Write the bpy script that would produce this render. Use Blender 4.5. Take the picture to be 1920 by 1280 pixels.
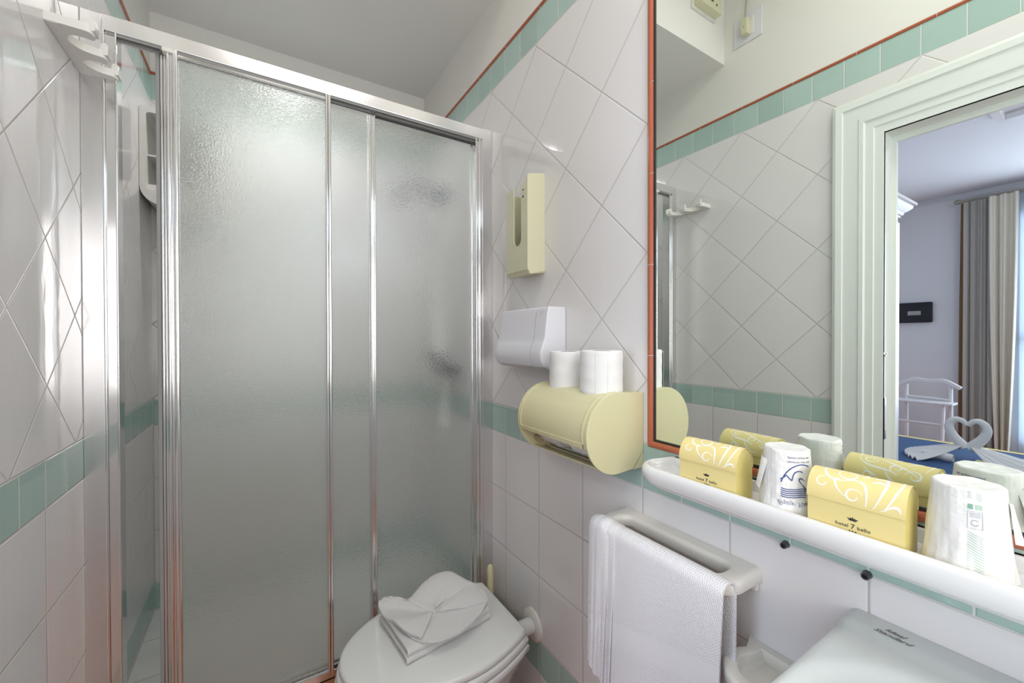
import bpy, bmesh, math, random
from mathutils import Vector, Matrix
random.seed(7)
for o in list(bpy.data.objects): bpy.data.objects.remove(o)
S = bpy.context.scene
COL = S.collection
PI = math.pi
RX, LX = .731, -.345            # right wall, left wall
BY, FY = 2.03, -.75             # shower back wall, wall behind the camera
CAMZ = 1.25

# ---------------------------------------------------------------- camera
cam = bpy.data.objects.new('camera', bpy.data.cameras.new('camera'))
COL.objects.link(cam); S.camera = cam
yaw, pitch, roll = .5565, -.0078, -.0021
fw = Vector((math.sin(yaw)*math.cos(pitch), math.cos(yaw)*math.cos(pitch), math.sin(pitch)))
rt = Vector((math.cos(yaw), -math.sin(yaw), 0)); up = rt.cross(fw)
r2 = rt*math.cos(roll)+up*math.sin(roll); u2 = -rt*math.sin(roll)+up*math.cos(roll)
cam.matrix_world = Matrix(((r2.x,u2.x,-fw.x,0),(r2.y,u2.y,-fw.y,0),(r2.z,u2.z,-fw.z,CAMZ),(0,0,0,1)))
cam.data.sensor_width = 36; cam.data.lens = 36*761.36/1920; cam.data.clip_start = .02
# ---------------------------------------------------------------- world, exposure
w = bpy.data.worlds.new('sky'); S.world = w; w.use_nodes = True
bg = w.node_tree.nodes['Background']; bg.inputs[0].default_value = (.62,.78,1,1); bg.inputs[1].default_value = 7
S.view_settings.view_transform = 'Standard'; S.view_settings.look = 'None'
S.view_settings.gamma = 1; S.view_settings.use_curve_mapping = False; S.view_settings.exposure = 0.0

def area(name, loc, target, sx, sy, power, color=(1,1,1)):
    l = bpy.data.lights.new(name, 'AREA'); l.shape = 'RECTANGLE'; l.size = sx; l.size_y = sy
    l.energy = power; l.color = color
    o = bpy.data.objects.new(name, l); COL.objects.link(o); o.location = loc
    o.rotation_euler = (Vector(target)-Vector(loc)).to_track_quat('-Z','Y').to_euler()
    return o
area('ceiling_light', (.22,.15,2.86), (.22,.15,0), .6, .6, 8.0, (1,.96,.90))
area('vanity_light', (.56,-.16,2.02), (.0,1.2,1.3), .40, .26, 3.0, (.74,.85,1))
area('back_fill_light', (.10,-.73,1.10), (.12,1.2,.85), .75, 1.6, 16, (1,.97,.955))  # soft fill added behind the camera; the wall there has no window
area('shower_fill_light', (.10,1.80,2.277), (.10,1.70,0), .13, .045, 2.6, (.98,.98,1))  # added to brighten the shower; hangs without a fitting behind the top rail
area('bedroom_daylight', (-4.2,-.2,1.5), (-1,.3,1.2), 1.3, 1.9, 55, (.78,.86,1))
area('bedroom_fill_light', (-1.7,-.5,2.6), (-2.1,.5,.5), .5, .5, 16, (.92,.95,1))  # extra fill to lift the bed and towel swans, no fitting there

# ---------------------------------------------------------------- materials
def lin(c): return tuple(((x/255)/12.92 if x/255 <= .04045 else ((x/255+.055)/1.055)**2.4) for x in c)+(1,)
def mat(name, col, rough=.5, metal=0, bump=None, spec=.5, trans=0, sss=0, ior=1.45, coat=0):
    m = bpy.data.materials.new(name); m.use_nodes = True
    nt = m.node_tree; b = nt.nodes['Principled BSDF']
    b.inputs['Base Color'].default_value = lin(col) if max(col) > 1 else tuple(col)+(1,)
    b.inputs['Roughness'].default_value = rough; b.inputs['Metallic'].default_value = metal
    b.inputs['Specular IOR Level'].default_value = spec; b.inputs['IOR'].default_value = ior
    b.inputs['Transmission Weight'].default_value = trans
    b.inputs['Coat Weight'].default_value = coat
    if sss:
        b.inputs['Subsurface Weight'].default_value = sss; b.inputs['Subsurface Radius'].default_value = (.01,.01,.01)
    if bump:
        sc, st, di = bump
        tc = nt.nodes.new('ShaderNodeTexCoord'); n = nt.nodes.new('ShaderNodeTexNoise'); n.inputs['Scale'].default_value = sc
        n.inputs['Detail'].default_value = 3
        bp = nt.nodes.new('ShaderNodeBump'); bp.inputs['Strength'].default_value = st; bp.inputs['Distance'].default_value = di
        nt.links.new(tc.outputs['Object'], n.inputs['Vector']); nt.links.new(n.outputs['Fac'], bp.inputs['Height'])
        nt.links.new(bp.outputs[0], b.inputs['Normal'])
    return m

class E:
    """tiny maths-node expressions"""
    nt = None
    def __init__(s, v): s.v = v
    @staticmethod
    def op(o, *a):
        n = E.nt.nodes.new('ShaderNodeMath'); n.operation = o
        for i, x in enumerate(a):
            x = x.v if isinstance(x, E) else x
            if isinstance(x, (int, float)): n.inputs[i].default_value = x
            else: E.nt.links.new(x, n.inputs[i])
        return E(n.outputs[0])
    def __add__(s, o): return E.op('ADD', s, o)
    def __sub__(s, o): return E.op('SUBTRACT', s, o)
    def __mul__(s, o): return E.op('MULTIPLY', s, o)
    def __truediv__(s, o): return E.op('DIVIDE', s, o)
def near(x): return E.op('ABSOLUTE', x - E.op('ROUND', x))          # distance to the nearest integer
def lt(x, v): return E.op('LESS_THAN', x, v)
def gt(x, v): return E.op('GREATER_THAN', x, v)
def mx(a, b): return E.op('MAXIMUM', a, b)
def mn(a, b): return E.op('MINIMUM', a, b)

def mixrgb(nt, fac, a, b):
    n = nt.nodes.new('ShaderNodeMix'); n.data_type = 'RGBA'
    nt.links.new(fac.v, n.inputs[0])
    for i, x in ((6,a),(7,b)):
        if isinstance(x, tuple): n.inputs[i].default_value = x
        else: nt.links.new(x, n.inputs[i])
    return n.outputs[2]

WHITE_TILE = (.77,.75,.74,1); GREEN_TILE = (.37,.53,.45,1)
GROUT = (.50,.47,.43,1); PAINT = (.80,.785,.74,1)
def tile_wall(name, axis, ub, ut, lt_, lb, h0, z0, hy, hz, v0, sq0, rough=.07):
    """upper band ub..ut, lower band lb..lt_; diagonal vertices at (h0,z0) with half steps hy,hz; band joints v0+.1k; squares sq0+.2k"""
    m = bpy.data.materials.new(name); m.use_nodes = True; nt = m.node_tree; E.nt = nt
    b = nt.nodes['Principled BSDF']
    g = nt.nodes.new('ShaderNodeNewGeometry'); sp = nt.nodes.new('ShaderNodeSeparateXYZ'); nt.links.new(g.outputs['Position'], sp.inputs[0])
    h = E(sp.outputs[axis]); z = E(sp.outputs[2])
    p = (h-h0)/hy; q = (z-z0)/hz
    d1 = mn(near((p+q)*.5), near((p-q)*.5))*.2                       # metres from a diagonal joint
    bv = near((h-v0)*10)*.1
    sq = mn(near((h-sq0)*5)*.2, near((z-lb)*5)*.2)
    paint = gt(z, ut)
    upb = gt(z, ub)*lt(z, ut)
    diag = gt(z, lt_)*lt(z, ub)
    lob = gt(z, lb)*lt(z, lt_)
    bb = gt(z, lb-.7)*lt(z, lb-.6)
    band = mx(mx(upb, lob), bb)
    edge = mn(mn(E.op('ABSOLUTE', z-ub), E.op('ABSOLUTE', z-lt_)), mn(mn(E.op('ABSOLUTE', z-lb), E.op('ABSOLUTE', z-(lb-.6))), E.op('ABSOLUTE', z-(lb-.7))))
    low = lt(z, lb)
    nb = E.op('SUBTRACT', 1, bb)
    dist = mn(edge, mn(d1+E.op('SUBTRACT', 1, diag), mn(bv+E.op('SUBTRACT', 1, band), sq+E.op('SUBTRACT', 1, low*nb))))
    dist = dist + paint
    grout = E.op('SUBTRACT', 1, E.op('SMOOTHSTEP', dist, .0009, .0016)) if False else None
    mr = nt.nodes.new('ShaderNodeMapRange'); mr.interpolation_type = 'SMOOTHSTEP'
    nt.links.new(dist.v, mr.inputs[0]); mr.inputs[1].default_value = .0007; mr.inputs[2].default_value = .0016
    mr.inputs[3].default_value = 1; mr.inputs[4].default_value = 0
    grout = E(mr.outputs[0])
    # per tile tint of the green band and the white tiles
    wn = nt.nodes.new('ShaderNodeTexWhiteNoise'); wn.noise_dimensions = '2D'
    cb = nt.nodes.new('ShaderNodeCombineXYZ'); nt.links.new(E.op('FLOOR', (h-v0)*10).v, cb.inputs[0]); nt.links.new(E.op('FLOOR', z).v, cb.inputs[1])
    nt.links.new(cb.outputs[0], wn.inputs[0])
    no = nt.nodes.new('ShaderNodeTexNoise'); no.inputs['Scale'].default_value = 22; no.inputs['Detail'].default_value = 4
    nt.links.new(g.outputs['Position'], no.inputs['Vector'])
    gr = mixrgb(nt, E(wn.outputs[0])*.7+E(no.outputs[0])*.5-.15, (.38,.52,.47,1), (.46,.61,.56,1))
    c = mixrgb(nt, band, WHITE_TILE, gr)
    c = mixrgb(nt, grout, c, mixrgb(nt, band, (.53,.50,.46,1), (.74,.72,.67,1)))
    c = mixrgb(nt, paint, c, PAINT)
    nt.links.new(c, b.inputs['Base Color'])
    nt.links.new((mx(paint*.6, grout*.5)+rough).v, b.inputs['Roughness'])
    # relief: sunken joints plus the slow waves of the glaze
    n2 = nt.nodes.new('ShaderNodeTexNoise'); n2.inputs['Scale'].default_value = 26; n2.inputs['Detail'].default_value = 2
    mp = nt.nodes.new('ShaderNodeMapping'); mp.inputs['Scale'].default_value = (1,1,.35)
    nt.links.new(g.outputs['Position'], mp.inputs[0]); nt.links.new(mp.outputs[0], n2.inputs['Vector'])
    mr2 = nt.nodes.new('ShaderNodeMapRange'); mr2.interpolation_type = 'SMOOTHSTEP'
    nt.links.new(dist.v, mr2.inputs[0]); mr2.inputs[1].default_value = .0005; mr2.inputs[2].default_value = .0030
    hgt = E(mr2.outputs[0])*.0010 + E(n2.outputs[0])*.0005
    bp = nt.nodes.new('ShaderNodeBump'); bp.inputs['Strength'].default_value = .8; bp.inputs['Distance'].default_value = 1
    nt.links.new(hgt.v, bp.inputs['Height']); nt.links.new(bp.outputs[0], b.inputs['Normal'])
    return m
def floor_tiles(name, col, grout, size, rough, x0=0, y0=0):
    m = bpy.data.materials.new(name); m.use_nodes = True; nt = m.node_tree; E.nt = nt
    b = nt.nodes['Principled BSDF']
    g = nt.nodes.new('ShaderNodeNewGeometry'); sp = nt.nodes.new('ShaderNodeSeparateXYZ'); nt.links.new(g.outputs['Position'], sp.inputs[0])
    d = mn(near((E(sp.outputs[0])-x0)/size), near((E(sp.outputs[1])-y0)/size))*size
    no = nt.nodes.new('ShaderNodeTexNoise'); no.inputs['Scale'].default_value = 9; nt.links.new(g.outputs['Position'], no.inputs['Vector'])
    c = mixrgb(nt, E(no.outputs[0]), tuple(x*.8 for x in col[:3])+(1,), tuple(min(1,x*1.15) for x in col[:3])+(1,))
    nt.links.new(mixrgb(nt, lt(d, .0018), c, grout), b.inputs['Base Color']); b.inputs['Roughness'].default_value = rough
    return m

T_R = tile_wall('tile_right', 1, 2.160, 2.255, 1.0132, .9130, 1.3106, 1.0132, .1406, .1420, 1.2198-.0, 1.2198)
T_L = tile_wall('tile_left', 1, 2.150, 2.250, 1.0215, .9290, .4142, 2.1500, .1425, .1413, 1.0160, 1.1160)
T_B = tile_wall('tile_back', 0, 2.155, 2.252, 1.0170, .9200, -.345, 2.1550, .1420, .1415, -.345, -.345)
M = dict(
 paint = mat('white_paint', (.80,.79,.76), .65, bump=(60,.15,.002)),
 ceil = mat('ceiling_paint', (.76,.75,.73), .8, bump=(40,.1,.002)),
 red = mat('terracotta_trim', (.44,.125,.062), .22, bump=(40,.2,.001)),
 gap = mat('white_grout', (.75,.70,.64), .7),
 alu = mat('polished_aluminium', (.86,.86,.87), .13, 1),
 alu2 = mat('brushed_aluminium', (.80,.80,.81), .24, 1),
 seal = mat('grey_seal', (.30,.30,.29), .6),
 dark = mat('dark_rubber', (.02,.02,.02), .5),
 chrome = mat('chrome', (.12,.14,.19), .12, 1),
 chrome2 = mat('bright_chrome', (.8,.8,.8), .08, 1),
 mirror = mat('mirror_silver', (.86,.905,.865), 0.0, 1),
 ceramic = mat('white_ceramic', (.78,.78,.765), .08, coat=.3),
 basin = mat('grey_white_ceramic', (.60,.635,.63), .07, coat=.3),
 soap = mat('cream_ceramic', (.80,.785,.73), .12, coat=.3),
 seat = mat('white_seat', (.76,.77,.75), .12),
 beige = mat('beige_plastic', (.66,.62,.38), .25),
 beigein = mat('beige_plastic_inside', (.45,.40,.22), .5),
 beige2 = mat('pale_beige_plastic', (.66,.645,.45), .3),
 brushy = mat('pale_yellow_plastic', (.78,.73,.45), .4),
 lilac = mat('cool_white_plastic', (.76,.76,.80), .25),
 hook = mat('offwhite_plastic', (.80,.79,.75), .25),
 paper = mat('tissue_paper', (.83,.825,.81), .9, bump=(350,.5,.0015)),
 core = mat('cardboard_core', (.16,.13,.10), .9),
 towel = mat('terry_towel', (.87,.86,.845), .95, bump=(480,1,.004)),
 card = mat('yellow_card', (.80,.67,.29), .45),
 cardend = mat('yellow_card_end', (.80,.68,.24), .45),
 cardin = mat('yellow_card_inside', (.70,.58,.16), .6),
 swirl = mat('silver_white_print', (.88,.87,.82), .4),
 ink = mat('black_print', (.03,.028,.03), .6),
 blue = mat('blue_print', (.05,.08,.25), .6),
 green = mat('green_print', (.22,.42,.30), .6),
 pgreen = mat('pale_green_print', (.45,.60,.50), .6),
 wrap = mat('cup_wrapper', (.81,.80,.765), .45, bump=(55,.6,.004)),
 cup = mat('cream_cup', (.84,.80,.62), .35),
 door = mat('door_paint', (.76,.79,.75), .35),
 bedwall = mat('bedroom_paint', (.74,.74,.77), .8),
 cream = mat('cream_linen', (.80,.76,.64), .9, bump=(200,.3,.001)),
 grey = mat('grey_linen', (.50,.48,.44), .9, bump=(200,.3,.001)),
 brown = mat('brown_braid', (.16,.09,.04), .9),
 bronze = mat('pale_bronze', (.42,.40,.33), .4, .6),
 bluebed = mat('blue_bedspread', (.035,.085,.20), .9, bump=(150,.3,.002)),
 yellow = mat('yellow_braid', (.74,.62,.28), .9),
 wardrobe = mat('white_lacquer', (.78,.77,.79), .35),
 terra = floor_tiles('terracotta_floor', (.46,.18,.09), (.45,.35,.28,1), .2, .3),
 tray = floor_tiles('white_tray', (.72,.73,.70), (.45,.45,.42,1), .2, .2, -.345, 1.83),
 scr = mat('dark_steel', (.12,.12,.13), .35, .8),
 stain = mat('brown_stain', (.42,.33,.20), .8),
)
# the hand towel: diagonal waffle weave and a woven border
def weave_mat():
    m = bpy.data.materials.new('waffle_towel'); m.use_nodes = True; nt = m.node_tree; E.nt = nt
    b = nt.nodes['Principled BSDF']; b.inputs['Base Color'].default_value = (.83,.82,.84,1); b.inputs['Roughness'].default_value = .95
    g = nt.nodes.new('ShaderNodeNewGeometry'); sp = nt.nodes.new('ShaderNodeSeparateXYZ'); nt.links.new(g.outputs['Position'], sp.inputs[0])
    y = E(sp.outputs[1]); z = E(sp.outputs[2])
    wv = near((y+z)*210)*near((y-z*.4)*230)
    z = z+(y-.55)*.27
    inb = gt(z, .640)*lt(z, .684)
    n = nt.nodes.new('ShaderNodeTexNoise'); n.inputs['Scale'].default_value = 75; n.inputs['Detail'].default_value = .5; n.inputs['Distortion'].default_value = 1.6
    nt.links.new(g.outputs['Position'], n.inputs['Vector'])
    scroll = lt(E.op('ABSOLUTE', E(n.outputs[0])-.5), .05)
    ed = mx(lt(E.op('ABSOLUTE', z-.638), .0016), mx(lt(E.op('ABSOLUTE', z-.686), .0016), lt(E.op('ABSOLUTE', z-.622), .001)))
    hgt = wv*E.op('SUBTRACT', 1, inb)*.0045 + inb*scroll*.003 + ed*.0008
    bp = nt.nodes.new('ShaderNodeBump'); bp.inputs['Strength'].default_value = .7; bp.inputs['Distance'].default_value = 1
    nt.links.new(hgt.v, bp.inputs['Height']); nt.links.new(bp.outputs[0], b.inputs['Normal'])
    return m
M['waffle'] = weave_mat()
def frosted():
    m = mat('frosted_glass', (.95,.975,.955), .11, trans=.92, ior=1.45)
    nt = m.node_tree; b = nt.nodes['Principled BSDF']
    tc = nt.nodes.new('ShaderNodeTexCoord'); n = nt.nodes.new('ShaderNodeTexNoise'); n.inputs['Scale'].default_value = 230; n.inputs['Detail'].default_value = 2.5
    bp = nt.nodes.new('ShaderNodeBump'); bp.inputs['Strength'].default_value = 1; bp.inputs['Distance'].default_value = .0012
    nt.links.new(tc.outputs['Object'], n.inputs['Vector']); nt.links.new(n.outputs['Fac'], bp.inputs['Height']); nt.links.new(bp.outputs[0], b.inputs['Normal'])
    return m
M['frost'] = frosted()
def curtain_sheer():
    m = mat('sheer_fabric', (.80,.83,.86), .9)
    b = m.node_tree.nodes['Principled BSDF']; nt = m.node_tree; t = nt.nodes.new('ShaderNodeBsdfTranslucent'); t.inputs[0].default_value = (.85,.88,.92,1)
    x = nt.nodes.new('ShaderNodeMixShader'); x.inputs[0].default_value = .6
    nt.links.new(b.outputs[0], x.inputs[1]); nt.links.new(t.outputs[0], x.inputs[2]); nt.links.new(x.outputs[0], nt.nodes['Material Output'].inputs[0])
    return m
M['sheer'] = curtain_sheer()
M['glass'] = mat('window_glass', (.95,.97,1), .0, trans=1, ior=1.02)

# ---------------------------------------------------------------- mesh helpers
class MB:
    def __init__(s): s.v = []; s.f = []; s.m = []; s.cur = 0
    def add(s, vs, fs, mi=None):
        n = len(s.v); s.v += [tuple(v) for v in vs]
        for f in fs: s.f.append([n+i for i in f]); s.m.append(s.cur if mi is None else mi)
        return s
    def box(s, x0, x1, y0, y1, z0, z1, bev=0, seg=2, mi=None):
        if bev <= 0:
            v = [(x,y,z) for x in (x0,x1) for y in (y0,y1) for z in (z0,z1)]
            return s.add(v, [(0,1,3,2),(4,6,7,5),(0,4,5,1),(2,3,7,6),(0,2,6,4),(1,5,7,3)], mi)
        bm = bmesh.new(); bmesh.ops.create_cube(bm, size=1)
        for v in bm.verts: v.co = ((x0+x1)/2+v.co.x*(x1-x0), (y0+y1)/2+v.co.y*(y1-y0), (z0+z1)/2+v.co.z*(z1-z0))
        bmesh.ops.bevel(bm, geom=bm.edges[:], offset=bev, segments=seg, profile=.5, affect='EDGES')
        return s.bm(bm, mi)
    def bm(s, bm, mi=None):
        bm.verts.index_update()
        s.add([v.co[:] for v in bm.verts], [[v.index for v in f.verts] for f in bm.faces], mi); bm.free(); return s
    def prism(s, pts, axis, a, b, bev=0, seg=2, mi=None, capbev=True):
        """polygon pts extruded along axis from a to b; pts are the two other coordinates in xyz order"""
        def P(p, t):
            q = list(p); q.insert(axis, t); return q
        bm = bmesh.new()
        A = [bm.verts.new(P(p,a)) for p in pts]; B = [bm.verts.new(P(p,b)) for p in pts]
        n = len(pts)
        fa = bm.faces.new(A); fb = bm.faces.new(B[::-1])
        for i in range(n): bm.faces.new((A[i],B[i],B[(i+1)%n],A[(i+1)%n]))
        bmesh.ops.recalc_face_normals(bm, faces=bm.faces[:])
        if bev > 0:
            bmesh.ops.bevel(bm, geom=list(set(fa.edges[:]+fb.edges[:])), offset=bev, segments=seg, profile=.5, affect='EDGES')
        return s.bm(bm, mi)
    def lathe(s, prof, c=(0,0,0), axis=2, n=40, mi=None, wob=None):
        vs = []; fs = []
        for i, (r, h) in enumerate(prof):
            for k in range(n):
                a = 2*PI*k/n; rr = r*(1+(wob(a,h) if wob else 0))
                p = [rr*math.cos(a), rr*math.sin(a)]; p.insert(axis, h)
                vs.append((p[0]+c[0], p[1]+c[1], p[2]+c[2]))
        for i in range(len(prof)-1):
            for k in range(n): fs.append((i*n+k, i*n+(k+1)%n, (i+1)*n+(k+1)%n, (i+1)*n+k))
        return s.add(vs, fs, mi)
    def tube(s, pts, r, n=10, mi=None, cap=True):
        pts = [Vector(p) for p in pts]; R = r if isinstance(r, (list,tuple)) else [r]*len(pts)
        vs = []; fs = []; ref = None
        for i, p in enumerate(pts):
            d = (pts[min(i+1,len(pts)-1)]-pts[max(i-1,0)]).normalized()
            if ref is None: ref = Vector((0,0,1)) if abs(d.z) < .9 else Vector((1,0,0))
            u = (ref-d*ref.dot(d)).normalized(); ref = u; v = d.cross(u)
            for k in range(n):
                a = 2*PI*k/n; vs.append(p+u*R[i]*math.cos(a)+v*R[i]*math.sin(a))
        for i in range(len(pts)-1):
            for k in range(n): fs.append((i*n+k,i*n+(k+1)%n,(i+1)*n+(k+1)%n,(i+1)*n+k))
        if cap: fs.append(list(range(n))[::-1]); fs.append([(len(pts)-1)*n+k for k in range(n)])
        return s.add(vs, fs, mi)
    def sheet(s, fn, nu, nv, th, mi=None):
        """surface fn(u,v) thickened by th along its normal"""
        P = [[Vector(fn(i/nu, j/nv)) for j in range(nv+1)] for i in range(nu+1)]
        def N(i,j):
            a = P[min(i+1,nu)][j]-P[max(i-1,0)][j]; b = P[i][min(j+1,nv)]-P[i][max(j-1,0)]
            n = a.cross(b); return n.normalized() if n.length > 1e-12 else Vector((0,0,1))
        top = [P[i][j]+N(i,j)*th/2 for i in range(nu+1) for j in range(nv+1)]
        bot = [P[i][j]-N(i,j)*th/2 for i in range(nu+1) for j in range(nv+1)]
        K = len(top); W = nv+1; fs = []
        for i in range(nu):
            for j in range(nv):
                a = i*W+j; fs.append((a,a+W,a+W+1,a+1)); fs.append((K+a,K+a+1,K+a+W+1,K+a+W))
        for i in range(nu):
            for j in (0,nv):
                a = i*W+j; fs.append((a,a+W,K+a+W,K+a) if j else (a,K+a,K+a+W,a+W))
        for j in range(nv):
            for i in (0,nu):
                a = i*W+j; fs.append((a,a+1,K+a+1,K+a) if i == 0 else (a,K+a,K+a+1,a+1))
        return s.add(top+bot, fs, mi)
    def xf(s, fn, start=0):
        s.v[start:] = [tuple(fn(Vector(v))) for v in s.v[start:]]; return s

WORLD = {}
def build(name, mb, mats, parent=None, loc=None, smooth=True, ang=40):
    if not isinstance(mats, (list,tuple)): mats = [mats]
    if parent is not None: org = Vector(WORLD[parent.name])
    elif loc is not None: org = Vector(loc)
    else:
        xs = [v[0] for v in mb.v]; ys = [v[1] for v in mb.v]; zs = [v[2] for v in mb.v]
        org = Vector(((min(xs)+max(xs))/2, (min(ys)+max(ys))/2, min(zs)))
    me = bpy.data.meshes.new(name)
    me.from_pydata([tuple(Vector(v)-org) for v in mb.v], [], mb.f)
    for m_ in mats: me.materials.append(M[m_] if isinstance(m_, str) else m_)
    for p, i in zip(me.polygons, mb.m): p.material_index = i
    me.validate(); bm = bmesh.new(); bm.from_mesh(me)
    bmesh.ops.remove_doubles(bm, verts=bm.verts[:], dist=1e-6)
    bmesh.ops.recalc_face_normals(bm, faces=bm.faces[:]); bm.to_mesh(me); bm.free()
    if smooth:
        me.shade_smooth() if hasattr(me,'shade_smooth') else None
        me.set_sharp_from_angle(angle=math.radians(ang))
    o = bpy.data.objects.new(name, me); COL.objects.link(o)
    if smooth:
        wn_ = o.modifiers.new('weighted_normals', 'WEIGHTED_NORMAL'); wn_.keep_sharp = True; wn_.weight = 80
    if parent is not None: o.parent = parent; WORLD[o.name] = tuple(org)
    else: o.location = org; WORLD[o.name] = tuple(org)
    return o
def thing(name, loc, label, cat, group=None):
    o = bpy.data.objects.new(name, None); COL.objects.link(o); o.location = loc; o.empty_display_size = .05
    WORLD[o.name] = tuple(loc); return tag(o, label, cat, group)
def tag(o, label, cat, group=None, kind=None):
    o['label'] = label; o['category'] = cat
    if group: o['group'] = group
    if kind: o['kind'] = kind
    return o
def struct(name, mb, mats, parent=None, **k):
    o = build(name, mb, mats, parent, **k)
    if parent is None: o['kind'] = 'structure'
    return o
def copy_tree(root):
    r = root.copy(); COL.objects.link(r)
    for ch in root.children:
        c = ch.copy(); COL.objects.link(c); c.parent = r
        for g in ch.children:
            d = g.copy(); COL.objects.link(d); d.parent = c
    return r
def text_mesh(body, size, shear=0, extrude=.0002, align='CENTER', spacing=1):
    cu = bpy.data.curves.new('lettering', 'FONT'); cu.body = body; cu.size = size; cu.shear = shear; cu.extrude = extrude
    cu.align_x = align; cu.space_character = spacing; cu.resolution_u = 3
    o = bpy.data.objects.new('lettering', cu); COL.objects.link(o)
    bpy.context.view_layer.update()
    dg = bpy.context.evaluated_depsgraph_get(); me = bpy.data.meshes.new_from_object(o.evaluated_get(dg))
    vs = [v.co.copy() for v in me.vertices]; fs = [list(p.vertices) for p in me.polygons]
    bpy.data.objects.remove(o); bpy.data.curves.remove(cu); bpy.data.meshes.remove(me)
    return vs, fs
def ribbon(mb, pts, wid, mapf, mi, th=.0003):
    """flat stroke along 2-D points, mapped onto a surface by mapf(s,t,h)"""
    n = len(pts); L = []; R = []
    for i, p in enumerate(pts):
        a = pts[max(i-1,0)]; b = pts[min(i+1,n-1)]; dx, dy = b[0]-a[0], b[1]-a[1]; l = math.hypot(dx,dy) or 1
        w_ = wid(i/(n-1)) if callable(wid) else wid
        L.append((p[0]-dy/l*w_, p[1]+dx/l*w_)); R.append((p[0]+dy/l*w_, p[1]-dx/l*w_))
    vs = []; fs = []
    for i in range(n): vs += [mapf(*L[i],th), mapf(*R[i],th), mapf(*L[i],-th), mapf(*R[i],-th)]
    for i in range(n-1):
        a = i*4; fs += [(a,a+1,a+5,a+4),(a+2,a+6,a+7,a+3),(a,a+4,a+6,a+2),(a+1,a+3,a+7,a+5)]
    fs += [(0,2,3,1),(n*4-4,n*4-3,n*4-1,n*4-2)]
    mb.add(vs, fs, mi)

# ---------------------------------------------------------------- room shell
OP0, OP1, OPZ = -.42, .505, 1.945           # bathroom door opening in the left wall
WT = .112
struct('floor', MB().box(LX-WT, RX+.1, FY-.1, BY+.1, -.1, 0), 'terra')
struct('wall_right', MB().box(RX, RX+.1, FY-.1, BY+.1, 0, 2.95), T_R)
mb = MB(); mb.box(LX-WT, LX, OP1, BY+.1, 0, 2.95).box(LX-WT, LX, FY-.1, OP0, 0, 2.95).box(LX-WT, LX, OP0, OP1, OPZ, 2.95)
mb.f = [f for f in mb.f]
struct('wall_left', mb, T_L)
struct('wall_back', MB().box(LX, RX, BY, BY+.1, 0, 2.60), T_B)
struct('wall_front', MB().box(LX, RX, FY-.1, FY, 0, 2.95), T_B)
struct('ceiling', MB().box(LX-WT, RX+.1, FY-.1, BY+.1, 2.95, 3.0), 'ceil')
struct('ceiling_shower_soffit', MB().box(LX, RX, 1.063, BY, 2.487, 2.95), 'paint')
# terracotta pencil trims (quarter-round sticks with pale joints)
def pencil(mb, a, b, axis, c1, c2, r, step, j0, out):
    """stick along axis from a to b; centre on the wall at c1,c2; out = unit direction off the wall"""
    t = [a]+[x for x in [j0+step*k for k in range(-30,30)] if a+.005 < x < b-.005]+[b]
    for i in range(len(t)-1):
        def seg(u0, u1, rr, mi):
            prof = [(math.cos(PI*k/8)*r*1.0, math.sin(PI*k/8)*rr) for k in range(9)]
            vs = []
            for u in (u0,u1):
                for q, h in prof:
                    p = [0,0,0]; p[axis] = u
                    oa = [k for k in range(3) if k != axis]
                    # oa: one is the wall normal, the other lies in the wall
                    nrm = oa[0] if abs(out[oa[0]]) > 0 else oa[1]; tan = oa[1] if nrm == oa[0] else oa[0]
                    p[nrm] = c1+out[nrm]*h; p[tan] = c2+q; vs.append(p)
            mb.add(vs, [(k,k+1,k+10,k+9) for k in range(8)]+[list(range(9)), list(range(9,18))[::-1]], mi)
        seg(t[i]+.0008, t[i+1]-.0008, r*.95, 0)
        if i: seg(t[i]-.0008, t[i]+.0008, r*.8, 1)
mb = MB(); pencil(mb, FY, BY, 1, RX, 2.2595, .0055, .2, 1.008, (-1,0,0)); struct('trim_1', mb, ['red','gap'])
mb = MB(); pencil(mb, FY, BY, 1, LX, 2.2545, .0055, .2, .98, (1,0,0)); struct('trim_2', mb, ['red','gap'])
mb = MB(); pencil(mb, LX, RX, 0, BY, 2.2565, .0055, .2, .1, (0,-1,0)); struct('trim_3', mb, ['red','gap'])
# raised shower base: terracotta sill, tiled tray
struct('trim_4', MB().box(LX, RX, 1.262, 1.372, 0, .236, .004), 'terra')
struct('floor_shower', MB().box(LX, RX, 1.372, BY, 0, .218), 'tray')

# door frame of the bathroom seen in the mirror
mb = MB()
# section of the casing: (distance out of the opening, projection from the wall)
sec = [(-.003,0),(-.003,.012),(.022,.012),(.024,.016),(.046,.016),(.050,.022),(.062,.022),(.064,.019),(.108,.019),(.110,.024),(.128,.026),(.138,.022),(.138,0)]
def casing(mb, xw, sgn, y0, y1, z1):
    path = [(y0,0,-1,0),(y0,z1,-1,1),(y1,z1,1,1),(y1,0,1,0)]
    vs = [(xw+sgn*h, y+dy*d, z+dz*d) for (y,z,dy,dz) in path for d, h in sec]
    n = len(sec); fs = []
    for i in range(3):
        for k in range(n): fs.append((i*n+k, i*n+(k+1)%n, (i+1)*n+(k+1)%n, (i+1)*n+k))
    fs += [list(range(n)), [3*n+k for k in range(n)][::-1]]
    mb.add(vs, fs)
casing(mb, LX, 1, OP0, OP1, OPZ)
df = struct('door_1', mb, 'door', loc=(LX,OP1,0), ang=25)
mb = MB().box(LX-WT-.012, LX+.010, OP1-.003, OP1+.001, 0, OPZ).box(LX-WT-.012, LX+.010, OP0-.001, OP0+.003, 0, OPZ).box(LX-WT-.012, LX+.010, OP0, OP1, OPZ-.003, OPZ+.001)
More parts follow.
